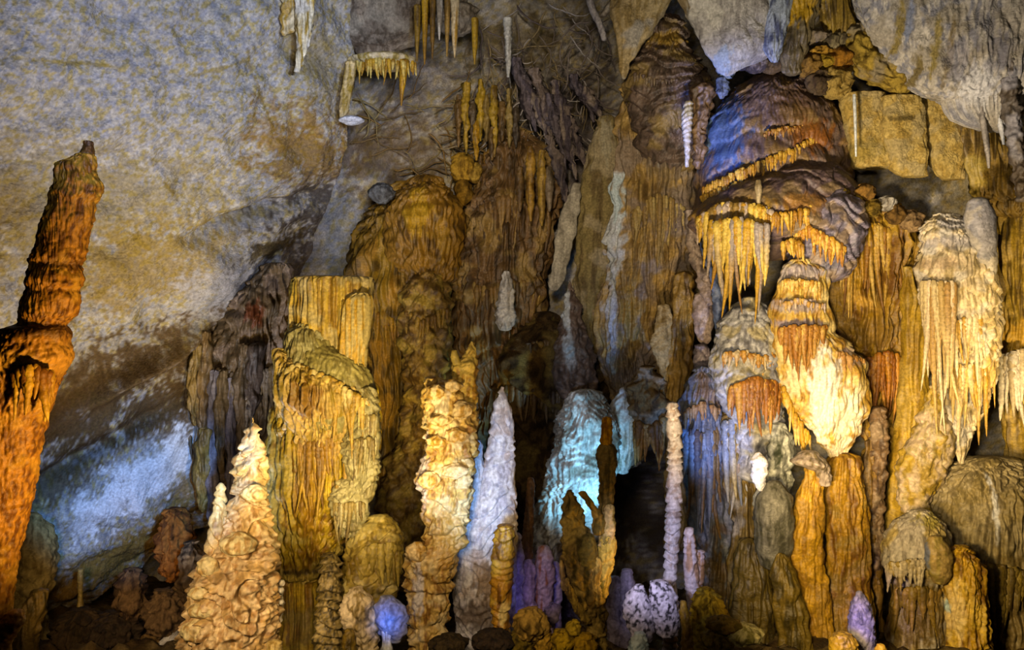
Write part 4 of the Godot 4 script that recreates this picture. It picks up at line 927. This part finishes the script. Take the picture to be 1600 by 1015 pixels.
	solo("cyan_stub", "small cyan white stub at the bottom edge under the spotted boulders", "stalagmite", [[990, 992, 1008], [1000, 985, 1012], [1020, 980, 1014], [1070, 978, 1018]], 8.8, {"k": [3, 10], "c": [3, 8], "col": ["d8ecec", "9cb8c0"], "seed": 238, "m": "calcite"})
	solo("ochre_post", "thin ochre post right of the spotted boulders", "stalagmite", [[940, 1062, 1072], [960, 1062, 1078], [990, 1065, 1082], [1070, 1064, 1084]], 8.8, {"k": [3, 11], "col": ["a8782c", "6d4818"], "seed": 239})
	solo("yellow_bush", "bushy amber mound of coral growth at lower right of centre", "coral knot", [[920, 1095, 1112], [940, 1084, 1128], [970, 1078, 1140], [995, 1085, 1138], [1070, 1085, 1135]], 9.4, {"c": [8, 9], "k": [4, 7], "g": [5, 24], "col": ["a87a24", "6c4a14", "8d7030"], "seed": 240, "m": "rock"})
	# rounded stones along the bottom edge
	var bs := [[830, 975, 28, 26], [815, 1005, 20, 26], [848, 1000, 14, 30], [897, 980, 11, 14], [878, 1003, 20, 20], [915, 1006, 20, 18], [770, 1002, 34, 18], [862, 960, 12, 20], [1160, 990, 30, 16], [1120, 1000, 26, 14], [1130, 975, 26, 12], [700, 1005, 30, 14]]
	var bl := ["lumpy ochre stone at the bottom edge, right of the slender orange stalagmite", "brown stone under the lumpy ochre stone", "yellow stone leaning on the lumpy ochre stone", "small round yellow stone at the branching stalagmite's foot", "yellow stone at the bottom edge before the small round one", "amber stone at the bottom edge below the branching stalagmite", "dark rubble stone below the white cone", "dark lilac stone left of the branching stalagmite's foot", "mossy flat stone at the bottom edge right of the amber bush", "mossy stone at the foot of the amber bush", "flat olive stone behind the mossy ones", "dark stone at the gold knobbly stalagmite's foot"]
	for i in bs.size():
		boulder("pit_stone", bl[i], "stone", bs[i][0], bs[i][1], bs[i][2], bs[i][3], 8.4 if i < 7 else 8.8, {"g": [5, 20], "k": [3, 11], "c": [3, 11], "col": [["a5863c", "64501f"], ["6d5524", "44361a"], ["a8862c", "6e5418"], ["b48c34", "74581c"], ["b08428", "6c4e18"], ["a87a28", "6a4a18"], ["3c3028", "2a2420"], ["6a6070", "48404c"], ["a8a070", "6e6838"], ["8f7c38", "5a4a20"], ["7c6428", "54421c"], ["4a3c2c", "30281f"]][i], "seed": 250 + i}, "stones along the pit's edge")
	# lilac-lit stubs, the lilac light also painted into their colour, between the white cone and the branching stalks
	var ls := [[808, 868, 9, 40], [826, 900, 10, 30], [850, 890, 14, 40], [845, 935, 9, 30], [868, 912, 8, 40], [980, 905, 11, 18], [962, 920, 14, 20], [838, 925, 22, 50]]
	var lb := ["lilac white stub touching the white cone's right edge", "pinkish stub beside the lilac white stub", "pinkish grey stub with a rusty face between the cone and the branching stalagmite", "small bluish white stub in front of the pinkish grey one", "slim lilac stub against the branching stalagmite", "small lilac stone above the spotted boulders", "grey lilac stone left of the spotted boulders", "broad indigo mound behind the small stubs"]
	for i in ls.size():
		var e = ls[i]
		solo("lilac_stub", lb[i], "stalagmite", [[e[1] - e[3] + 8, e[0] - e[2] * 0.7, e[0] + e[2] * 0.7], [e[1] - e[3] * 0.3, e[0] - e[2], e[0] + e[2]], [e[1] + e[3] * 0.4, e[0] - e[2] * 1.1, e[0] + e[2] * 1.1], [1075, e[0] - e[2], e[0] + e[2]]] if i < 5 or i == 7 else [[e[1] - e[3] + 6, e[0] - e[2] * 0.7, e[0] + e[2] * 0.7], [e[1], e[0] - e[2], e[0] + e[2]], [e[1] + e[3], e[0] - e[2], e[0] + e[2]], [1060, e[0] - e[2], e[0] + e[2]]], 10.2 + 0.15 * i, {"top": 0.7, "g": [3, 20], "k": [2, 12], "col": [["d8ccd8", "a898a4"], ["b49ca8", "86707c"], ["a08c94", "8a4c34"], ["d4dae6", "9098a8"], ["a89cb4", "746a80"], ["b4a8c0", "7d728a"], ["a298ac", "6c6478"], ["6a6078", "48405a"]][i], "seed": 270 + i, "m": "calcite"}, "stubs between the cone and the branching stalagmite")

func right_formations() -> void:
	var am := ["c08634", "9a6424", "d4a250"]
	var ru := ["a0642c", "7b451c", "bd8440"]
	# the two great domes
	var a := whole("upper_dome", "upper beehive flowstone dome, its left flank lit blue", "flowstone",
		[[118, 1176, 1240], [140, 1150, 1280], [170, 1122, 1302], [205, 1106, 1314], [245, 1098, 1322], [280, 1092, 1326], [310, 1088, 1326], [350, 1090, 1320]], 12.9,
		{"zr": 0.75, "top": 0.25, "g": [6, 60], "r": [3, 46, 1.2], "f": [1.6, 8, 6], "col": ["7a6658", "5d4e4a", "8a6a48"], "cs": [10, 3, 50], "seed": 300, "stains_and_shading": [[1128, 200, 34, 80, "4c668c", 0.95], [1265, 215, 40, 28, "8f4f20", 0.9], [1235, 170, 40, 40, "6c4c34", 0.6]]})  # slate blue on the left flank paints in the blue lamp light
	fringe(a, [[1098, 292], [1140, 272], [1195, 248], [1250, 226], [1290, 200]], 40, [16, 30], [2.6, 4.6], am, {"deep": -0.03})
	fringe(a, [[1192, 206], [1230, 198], [1270, 190]], 18, [8, 18], [2.4, 4], ru, {"deep": -0.03})
	fringe(a, [[1095, 305], [1120, 296], [1150, 285]], 12, [12, 26], [2.6, 4.4], am, {"deep": -0.05})
	for i in 5:
		var e = [[1135, 108, 14, 16], [1158, 98, 14, 12], [1182, 100, 18, 14], [1206, 104, 16, 12], [1128, 135, 10, 20]][i]
		boulder("crown_stone", ["bluish stone at the left of the upper dome's crown", "dark slate stone on the upper dome's crown", "dark stone with a pale spot on the upper dome's crown", "brown stone at the right of the upper dome's crown", "deep blue upright stone on the upper dome's left shoulder"][i], "stone", e[0], e[1], e[2], e[3], 12.5, {"g": [4, 16], "k": [3, 10], "col": [["94a4b4", "56606c"], ["46424a", "5c5860"], ["504848", "8d827c"], ["6a5440", "463a30"], ["7f8ca0", "525c70"]][i], "seed": 301 + i}, "stones on the upper dome's crown")
	solo("ringed_stalactite", "short ivory ringed stalactite left of the upper dome", "stalactite", [[160, 1070, 1082], [185, 1066, 1081], [215, 1068, 1079], [240, 1070, 1078], [260, 1071, 1076]], 12.3, {"step": 2.2, "r": [2.5, 9, 0.7], "col": ["d8cdb0", "b09c74"], "seed": 308, "m": "calcite"})
	solo("dome_prop", "brown notched prop between the ivory ringed stalactite and the upper dome", "rock", [[140, 1078, 1118], [165, 1082, 1112], [200, 1084, 1102], [235, 1085, 1100], [262, 1086, 1096]], 12.6, {"g": [5, 18], "k": [3, 12], "col": ["84644a", "5a4434"], "seed": 309})
	var b := whole("middle_dome", "broad purplish brown flowstone dome below the upper one, hung with amber stalactites", "flowstone",
		[[262, 1205, 1312], [282, 1150, 1330], [305, 1110, 1340], [330, 1086, 1345], [350, 1078, 1345], [366, 1090, 1340], [378, 1130, 1330]], 12.4,
		{"zr": 0.65, "top": 0.2, "bot": 0.05, "g": [6, 60], "r": [3, 34, 1.2], "k": [2, 14], "col": ["6e5c58", "54464a", "7d6650"], "cs": [10, 3, 50], "seed": 310, "stains_and_shading": [[1155, 330, 70, 22, "a87c3c", 0.8], [1250, 320, 40, 18, "9a6634", 0.7]]})
	fringe(b, [[1090, 340], [1120, 318], [1160, 316], [1205, 326]], 34, [50, 150], [3.4, 6.5], ["c4913a", "a97428", "d9b060", "8d6a3a", "b0a090"], {"name": "stalactite", "deep": -0.04, "swell": true})
	fringe(b, [[1110, 345], [1150, 340], [1200, 350]], 18, [80, 165], [3.6, 7], ["b8842f", "94622a", "cfa85c", "9a9088"], {"name": "stalactite", "deep": -0.1})
	fringe(b, [[1195, 335], [1240, 330], [1290, 312], [1325, 300]], 26, [18, 44], [3, 5.4], am, {"deep": -0.05})
	solo("little_candle", "little tan candle standing on the middle dome", "stalagmite", [[282, 1181, 1189], [292, 1179, 1191], [306, 1181, 1190], [316, 1182, 1189]], 11.6, {"k": [1.5, 7], "col": ["a89478", "8a7458"], "seed": 311})
	var c := whole("striped_dome", "grey and slate striped dome right of the amber stalactites", "flowstone",
		[[300, 1290, 1325], [318, 1262, 1345], [340, 1246, 1352], [365, 1238, 1352], [390, 1236, 1345], [420, 1240, 1330]], 11.9,
		{"zr": 0.7, "top": 0.3, "r": [5, 26, 1.6], "g": [4, 40], "k": [2, 14], "col": ["7c7484", "54505c", "8c7a66"], "cs": [12, 1, 40], "seed": 312})
	fringe(c, [[1240, 362], [1262, 352], [1300, 372], [1320, 384]], 20, [22, 48], [3.2, 5.4], ["c98a38", "a8682a", "d8a75c"], {"deep": -0.02})
	fringe(c, [[1222, 378], [1240, 372], [1255, 380]], 8, [24, 44], [3, 5], am, {"deep": -0.1})
	# blue-grey lobes
	var e := whole("blue_lobe", "rounded bluish grey flowstone lobe with orange drips below the amber stalactites", "flowstone",
		[[468, 1160, 1186], [484, 1140, 1204], [510, 1124, 1214], [535, 1115, 1220], [565, 1112, 1224], [590, 1115, 1224], [615, 1122, 1224], [645, 1135, 1222], [690, 1145, 1215], [740, 1150, 1210]], 12.0,
		{"zr": 0.8, "top": 0.4, "g": [6, 40], "k": [4, 18], "r": [3, 40, 1.2], "col": ["a9adb4", "7f828c", "a8a284"], "cs": [10, 3, 40], "seed": 313})
	fringe(e, [[1128, 552], [1160, 545], [1190, 556], [1218, 548]], 22, [12, 34], [3, 5.5], ["c08a4c", "a06830", "c4b48c"], {"deep": -0.03})
	fringe(e, [[1140, 605], [1175, 588], [1200, 592], [1222, 600]], 26, [50, 110], [4, 7.5], ["a8642a", "84481c", "c08444", "94582a"], {"name": "stalactite", "deep": -0.06, "swell": true})
	var f := whole("slate_lobe", "slate blue flowstone lobe with a brown frill above blue hanging folds", "flowstone",
		[[578, 1084, 1112], [592, 1074, 1122], [615, 1067, 1126], [640, 1064, 1128], [665, 1066, 1128], [720, 1068, 1132], [790, 1075, 1140], [860, 1088, 1150], [920, 1098, 1155], [1060, 1100, 1160]], 12.2,
		{"zr": 0.8, "top": 0.5, "g": [4, 40], "f": [5, 11, 14], "k": [2, 14], "col": ["70788c", "525a6e", "6d5f58"], "cs": [9, 8, 50], "seed": 314, "stains_and_shading": [[1110, 960, 60, 110, "58401c", 0.9]]})
	fringe(f, [[1070, 640], [1095, 628], [1124, 636]], 13, [14, 34], [3, 5], ["94684a", "7d5434", "a88468"], {"deep": -0.02})
	fringe(f, [[1068, 670], [1100, 675], [1128, 665]], 10, [90, 190], [5, 8], ["6c7690", "8794ac", "584e54", "7c5c40"], {"name": "fold", "out": 0.1})
	solo("blue_rib", "deep blue rib running down behind the amber stalactites", "rock rib", [[372, 1078, 1090], [400, 1088, 1106], [440, 1100, 1124], [480, 1112, 1136], [510, 1118, 1136], [530, 1122, 1132]], 12.6, {"zr": 1.2, "g": [3, 20], "col": ["5f74a8", "44527c"], "seed": 315})
	solo("grey_lilac_rib", "grey lilac rib left of the deep blue rib", "rock rib", [[330, 1070, 1082], [370, 1072, 1088], [410, 1080, 1100], [450, 1092, 1112], [475, 1100, 1112]], 12.5, {"zr": 1.0, "g": [4, 20], "k": [2, 12], "col": ["94867c", "6a605c"], "seed": 316})
	var h := whole("hanging_folds", "row of blue, white and ochre hanging folds below the orange drips", "flowstone",
		[[655, 1125, 1180], [700, 1128, 1192], [760, 1135, 1200], [820, 1140, 1204], [900, 1138, 1208], [980, 1130, 1212], [1070, 1125, 1215]], 12.1,
		{"zr": 0.6, "f": [8, 12, 16], "g": [4, 40], "col": ["7d6a34", "5a4a24", "8f8c88"], "cs": [8, 12, 50], "seed": 317})
	fringe(h, [[1130, 655], [1190, 660]], 9, [100, 190], [5, 8.5], ["b0b4ba", "7d8aa4", "a08034", "8a6a28", "c4b890"], {"name": "fold", "out": 0.2})
	# the central white and cream fall
	var w := whole("white_fall", "tiered cream flowstone fall with a bright white tongue, centre of the right wall", "flowstone",
		[[408, 1236, 1272], [424, 1222, 1290], [448, 1216, 1296], [462, 1214, 1296], [480, 1208, 1298], [505, 1208, 1302], [520, 1206, 1304], [540, 1208, 1325], [565, 1212, 1350], [600, 1222, 1358], [635, 1236, 1354], [660, 1256, 1344], [685, 1276, 1334], [710, 1292, 1324], [738, 1303, 1313]], 11.7,
		{"zr": 0.6, "top": 0.3, "f": [2.6, 11, 12], "g": [6, 50], "col": ["cda258", "9c6c2c", "d8bc88"], "cs": [9, 7, 40], "seed": 318, "m": "calcite",
		"stains_and_shading": [[1287, 625, 27, 95, "f6f4ec", 1.0], [1325, 645, 26, 52, "f2ead4", 0.95], [1312, 700, 18, 26, "ece2cc", 0.9], [1250, 425, 44, 16, "94909c", 0.8], [1250, 478, 48, 12, "8c848c", 0.85], [1250, 505, 50, 8, "9088a0", 0.8], [1330, 555, 30, 16, "a89aa0", 0.6], [1242, 590, 14, 40, "efe2bc", 0.8], [1250, 660, 14, 40, "c08a34", 0.7]]})
	fringe(w, [[1222, 438], [1250, 436], [1280, 440]], 13, [16, 34], [3, 5], ["d0984a", "b47830", "dcb474"], {"deep": -0.04})
	fringe(w, [[1218, 470], [1250, 466], [1290, 474]], 12, [10, 22], [3, 5], ["c89a5c", "b08048", "b8a8a0"], {"deep": -0.05})
	fringe(w, [[1216, 512], [1240, 508], [1290, 508]], 20, [40, 92], [3.4, 6], ["b0763c", "945a28", "c89858", "a86c3a"], {"deep": -0.07, "swell": true})
	fringe(w, [[1305, 548], [1325, 552], [1350, 562]], 9, [30, 70], [3.2, 5.4], ["b88658", "a06c3c", "d0a878"], {"deep": -0.05, "swell": true})
	fringe(w, [[1222, 600], [1240, 640], [1265, 680]], 9, [30, 60], [4, 6.5], ["d09a3c", "b8822c", "e4c888"], {"deep": 0.0, "out": 0.3})
	# amber curtains
	var g := whole("amber_curtain", "wide fluted amber and rust curtain left of the mustard fold", "curtain",
		[[322, 1320, 1400], [345, 1300, 1425], [385, 1296, 1434], [430, 1298, 1432], [470, 1302, 1432], [505, 1306, 1432], [540, 1316, 1428], [560, 1335, 1424], [600, 1350, 1420], [650, 1355, 1414], [700, 1350, 1405], [760, 1345, 1400], [850, 1350, 1395]], 12.5,
		{"zr": 0.55, "top": 0.3, "f": [8, 13, 14], "g": [6, 50], "k": [3, 18], "col": ["a87a2c", "6c4418", "b8943c"], "cs": [9, 12, 50], "seed": 319, "stains_and_shading": [[1370, 520, 80, 34, "7d6224", 0.8], [1390, 420, 26, 60, "6e4420", 0.8]]})
	fringe(g, [[1304, 362], [1340, 345], [1380, 352], [1425, 365]], 30, [70, 150], [3.8, 6.8], ["b88a44", "946024", "c8a060", "7a4c20", "a8741f"], {"name": "fold", "out": 0.3})
	fringe(g, [[1350, 560], [1385, 548], [1418, 560]], 20, [60, 120], [3.6, 6], ["a05c20", "84481a", "b4742c"], {"name": "fold", "out": 0.4, "deep": -0.05})
	for i in 9:
		var z = [[1312, 330, 16, 16], [1336, 320, 15, 16], [1362, 325, 16, 14], [1330, 345, 14, 12], [1385, 318, 16, 12], [1352, 300, 16, 14], [1315, 305, 12, 16], [1400, 335, 14, 16], [1425, 345, 16, 18]][i]
		boulder("golden_lump", ["golden knob at the left of the knob row above the amber curtain", "second golden knob of the row, beside the left one", "brown golden knob in the middle of the row above the amber curtain", "small golden knob below the row of knobs", "grey white knob at the right of the row above the amber curtain", "rusty knob set high above the knob row", "olive knob beside the striped dome", "dark rust knob above the mustard fold", "pale rust knob next to the pale tiered stalactite"][i], "rock", z[0], z[1], z[2], z[3], 11.9, {"g": [4, 16], "k": [3, 11], "c": [2, 9], "col": [["a88638", "64501f"], ["a07c34", "58441c"], ["80602c", "483618"], ["987830", "5c481c"], ["a8a498", "6d6658"], ["7c5630", "50381f"], ["84702c", "544418"], ["684a2c", "44301c"], ["94765a", "604a38"]][i], "seed": 320 + i}, "knobs above the amber curtain")
	solo("mustard_fold", "long smooth mustard yellow fold right of the amber curtain", "curtain",
		[[418, 1412, 1424], [450, 1408, 1432], [500, 1410, 1440], [560, 1412, 1448], [620, 1406, 1450], [680, 1398, 1446], [740, 1390, 1432], [790, 1385, 1420], [830, 1384, 1405], [845, 1386, 1396]], 12.1, {"zr": 0.8, "f": [3, 22, 20], "g": [3, 50], "col": ["b89a30", "94771f", "a89040"], "cs": [16, 10, 60], "seed": 330})
	solo("lilac_rib", "lilac brown crease between the rust curtain and the mustard fold", "rock rib", [[640, 1362, 1385], [690, 1360, 1388], [740, 1358, 1384], [800, 1356, 1380], [870, 1358, 1380], [910, 1362, 1376]], 11.9, {"zr": 1.0, "g": [5, 24], "k": [3, 14], "col": ["7c6250", "54423a", "94826c"], "seed": 331})
	# the big pale stalactite
	var p := whole("pale_tiered_stalactite", "massive pale stalactite with a tiered grey cap at the right", "stalactite",
		[[338, 1458, 1495], [350, 1446, 1515], [365, 1440, 1526], [385, 1442, 1540], [405, 1436, 1548], [428, 1434, 1554], [445, 1438, 1556], [480, 1444, 1559], [520, 1450, 1560], [560, 1455, 1556], [600, 1466, 1548], [640, 1478, 1535], [670, 1486, 1520], [700, 1492, 1512], [722, 1498, 1506]], 11.5,
		{"zr": 0.75, "top": 0.3, "r": [3.4, 22, 1.4], "f": [3, 9, 16], "g": [3, 40], "col": ["d3c4a2", "ab9674", "c4bfb2"], "cs": [9, 6, 40], "seed": 332, "m": "calcite", "stains_and_shading": [[1500, 350, 40, 12, "8a8a90", 0.8], [1490, 378, 44, 10, "9a979c", 0.7], [1475, 412, 34, 10, "a88c74", 0.6], [1540, 600, 14, 60, "b08c30", 0.8]]})
	fringe(p, [[1440, 438], [1465, 440], [1490, 440]], 13, [130, 260], [4, 6.5], ["d2ba94", "bf9c6c", "e0d0ae", "b0875a"], {"name": "fold", "out": 0.35})
	fringe(p, [[1490, 500], [1525, 490], [1556, 510]], 12, [60, 150], [4, 6.5], ["d8ccae", "c4b490", "b49038"], {"name": "fold", "out": 0.2})
	fringe(p, [[1478, 560], [1505, 570], [1540, 560]], 10, [80, 150], [4, 7], ["d0c0a0", "b89868", "a8842c"], {"name": "fold", "out": 0.2})
	solo("smooth_grey_stalactite", "smooth blue-grey pointed stalactite overlapping the tiered cap", "stalactite", [[316, 1512, 1545], [345, 1508, 1556], [375, 1514, 1557], [400, 1524, 1557], [425, 1538, 1555], [438, 1546, 1552]], 11.2, {"zr": 0.8, "g": [2, 30], "col": ["9a9aa2", "80828c", "b0aca4"], "cs": [14, 6, 40], "seed": 333})
	var k := whole("edge_column", "ochre brown column at the right edge above the white strands", "column",
		[[318, 1560, 1640], [350, 1556, 1645], [400, 1556, 1642], [450, 1558, 1632], [490, 1560, 1620], [530, 1562, 1640], [600, 1566, 1660], [700, 1570, 1670], [800, 1570, 1680]], 12.2,
		{"zr": 0.6, "f": [6, 15, 12], "g": [5, 50], "col": ["a8843c", "6c5228", "b49c54"], "cs": [9, 8, 50], "seed": 334, "stains_and_shading": [[1590, 530, 30, 34, "b8942c", 0.9]]})
	fringe(k, [[1564, 555], [1590, 545], [1625, 550]], 10, [90, 170], [5, 8], ["c0bab0", "d0c8b4", "a89a7c", "b4a04c"], {"name": "strand", "out": 0.4, "deep": -0.1})
	# pale knobs over the lower dome
	var n := whole("pale_knob_stack", "stack of pale pinkish knobs with mustard sides below the massive stalactite", "flowstone",
		[[604, 1452, 1470], [620, 1446, 1478], [645, 1440, 1476], [668, 1430, 1482], [690, 1418, 1486], [712, 1410, 1484], [740, 1404, 1476], [770, 1405, 1462], [795, 1408, 1452], [820, 1412, 1445]], 11.6,
		{"zr": 0.8, "top": 0.5, "g": [6, 34], "k": [3, 16], "col": ["c4b298", "a4906c", "a88f34"], "cs": [12, 3, 40], "seed": 335, "stains_and_shading": [[1450, 740, 16, 40, "9c8430", 0.9]]})
	limb(n, "side_knob", [[650, 1462, 1480], [680, 1458, 1490], [715, 1458, 1488], [735, 1464, 1480]], 11.5, {"top": 0.6, "g": [3, 20], "k": [2, 12], "col": ["b4a488", "8f7c44"], "seed": 336})
	# lower right domes
	var m := whole("grey_dome", "huge grey tan flowstone dome at the lower right with a white trickle", "flowstone",
		[[722, 1500, 1600], [740, 1476, 1640], [770, 1460, 1680], [810, 1450, 1700], [850, 1448, 1710], [900, 1452, 1715], [960, 1456, 1715], [1080, 1460, 1715]], 11.6,
		{"zr": 0.6, "top": 0.2, "g": [7, 60], "f": [5, 14, 10], "k": [3, 18], "col": ["9c8c70", "7b6c54", "8d7a58"], "cs": [10, 7, 50], "seed": 337, "stains_and_shading": [[1557, 795, 5, 48, "d4d8e0", 1.0], [1540, 960, 90, 90, "6e5228", 0.7]]})
	fringe(m, [[1500, 890], [1550, 880], [1600, 890]], 12, [60, 120], [6, 9], ["7d6434", "5e4a28", "94783c"], {"name": "fold", "out": 0.1})
	var o := whole("small_pale_dome", "small pale grey dome with a drip frill before the grey dome", "flowstone",
		[[800, 1420, 1455], [815, 1398, 1472], [840, 1386, 1482], [865, 1380, 1484], [885, 1382, 1480], [900, 1392, 1476], [930, 1396, 1478], [980, 1390, 1480], [1070, 1384, 1482]], 10.9,
		{"zr": 0.8, "top": 0.3, "g": [3, 40], "f": [3, 10, 8], "col": ["a8a296", "8d867a", "9c8c58"], "cs": [10, 5, 50], "seed": 338, "stains_and_shading": [[1432, 960, 70, 60, "644a1c", 0.95], [1455, 812, 24, 12, "948a3c", 0.8]]})
	fringe(o, [[1384, 878], [1410, 876], [1444, 872]], 14, [22, 50], [3.4, 5.6], ["a89c80", "94803c", "b4aa94"], {"deep": -0.01})
	fringe(o, [[1400, 920], [1440, 915], [1476, 920]], 10, [40, 90], [5, 8], ["7d5f24", "5c4418", "8d7230"], {"name": "fold", "out": 0.1})
	solo("ringed_lobe", "oval tan lobe with a blue rim on the small pale dome", "flowstone", [[842, 1452, 1474], [855, 1446, 1484], [875, 1446, 1488], [895, 1450, 1486], [908, 1458, 1480]], 10.5, {"zr": 0.8, "g": [2, 20], "col": ["a08a54", "8a7444"], "seed": 339, "stains_and_shading": [[1448, 870, 6, 30, "5e6c8c", 0.9]]})
	solo("gold_column", "glossy gold and rust column at the lower right", "column", [[858, 1488, 1516], [880, 1480, 1532], [910, 1478, 1536], [950, 1480, 1540], [1000, 1480, 1545], [1070, 1476, 1550]], 10.6, {"zr": 0.9, "f": [4, 11, 9], "k": [3, 16], "c": [2, 14], "col": ["b8862c", "7c5018", "c89c48"], "seed": 340, "stains_and_shading": [[1498, 960, 12, 50, "e4c89c", 0.7], [1484, 950, 4, 12, "a8c8dc", 0.9]]})
	# ochre ridges in the lower middle
	var rk := [[[722, 1292, 1345], [770, 1290, 1352], [840, 1288, 1354], [900, 1284, 1358], [960, 1278, 1364], [1070, 1270, 1370]], [[735, 1258, 1284], [770, 1248, 1284], [810, 1238, 1286], [850, 1232, 1286], [885, 1240, 1286], [930, 1250, 1296], [1000, 1258, 1306], [1070, 1260, 1310]], [[868, 1212, 1228], [890, 1206, 1240], [930, 1208, 1254], [980, 1216, 1266], [1070, 1222, 1278]], [[850, 1150, 1185], [900, 1146, 1200], [960, 1140, 1208], [1070, 1135, 1215]], [[690, 1352, 1366], [760, 1346, 1370], [860, 1350, 1372], [940, 1356, 1378], [1070, 1358, 1384]]]
	var rl := ["broad rust ochre ridge below the white fall", "bright yellow ridge left of the rust ochre ridge", "low olive brown ridge under the bright yellow one", "dark olive ridge at the foot of the hanging folds", "thin brown ridge along the shadowed slot"]
	for i in 5:
		solo("ochre_ridge", rl[i], "flowstone", rk[i], [11.7, 11.4, 11.0, 11.6, 11.9][i], {"zr": 0.8, "top": 0.6, "g": [4, 44], "f": [3, 16, 12], "k": [1.5, 16], "col": [["a4742a", "74491c", "8f6c34"], ["c49a24", "9a741c", "a8842c"], ["6c5424", "443618"], ["5e4a22", "3c301a"], ["7c5a30", "543c22"]][i], "cs": [12, 6, 50], "seed": 341 + i}, "ochre ridges under the right wall")
	var t := whole("hollow_lip", "turquoise white lip of stone around a hollow painted dark", "flowstone", [[664, 1206, 1228], [690, 1204, 1240], [720, 1198, 1242], [745, 1186, 1238], [775, 1180, 1232], [820, 1180, 1230], [868, 1186, 1226]], 11.7, {"zr": 0.7, "g": [5, 26], "k": [3, 14], "col": ["b4bab4", "6c706c"], "seed": 347, "stains_and_shading": [[1216, 708, 9, 24, "343c2c", 0.95], [1205, 820, 34, 40, "3a3428", 0.9]]})  # the hollow is only shade painted dark on a solid body
	limb(t, "hook", [[712, 1246, 1282], [722, 1238, 1292], [736, 1270, 1298], [756, 1282, 1298]], 11.3, {"g": [3, 16], "k": [2, 12], "col": ["a89c94", "74684c"], "seed": 348})
	solo("white_stalagmite", "small white stalagmite like a bust beside the turquoise lip", "stalagmite", [[708, 1180, 1190], [718, 1174, 1200], [728, 1176, 1198], [738, 1173, 1199], [752, 1176, 1196], [765, 1184, 1192]], 11.1, {"top": 0.5, "g": [2, 14], "k": [1.5, 8], "col": ["f0efe8", "cfccc0"], "seed": 349, "m": "calcite"})
	solo("dark_dome_rock", "smooth dark grey rounded rock under the turquoise lip", "rock", [[756, 1196, 1222], [775, 1184, 1236], [810, 1178, 1240], [850, 1180, 1238], [880, 1190, 1230]], 11.2, {"zr": 0.8, "g": [3, 30], "col": ["6c6c64", "444438"], "seed": 350})
	solo("indigo_stalagmite", "small indigo-lit stalagmite near the bottom edge at the right", "stalagmite", [[926, 1338, 1348], [936, 1334, 1356], [955, 1328, 1362], [985, 1326, 1366], [1060, 1324, 1370]], 9.9, {"top": 0.8, "k": [3, 11], "col": ["8c8aa0", "5a586c"], "seed": 351})
	solo("amber_stub", "flat amber stub in front of the indigo-lit stalagmite", "stalagmite", [[990, 1304, 1330], [1000, 1298, 1338], [1020, 1296, 1340], [1065, 1294, 1342]], 9.4, {"top": 0.2, "k": [3, 11], "c": [2, 9], "col": ["b4862c", "7c5a1c"], "seed": 352})
	solo("yellow_nub", "tiny yellow nub at the bottom edge right of the indigo-lit stalagmite", "stalagmite", [[1008, 1370, 1382], [1018, 1366, 1386], [1060, 1362, 1388]], 9.4, {"top": 0.5, "k": [2, 9], "col": ["c49c38", "84641c"], "seed": 353})
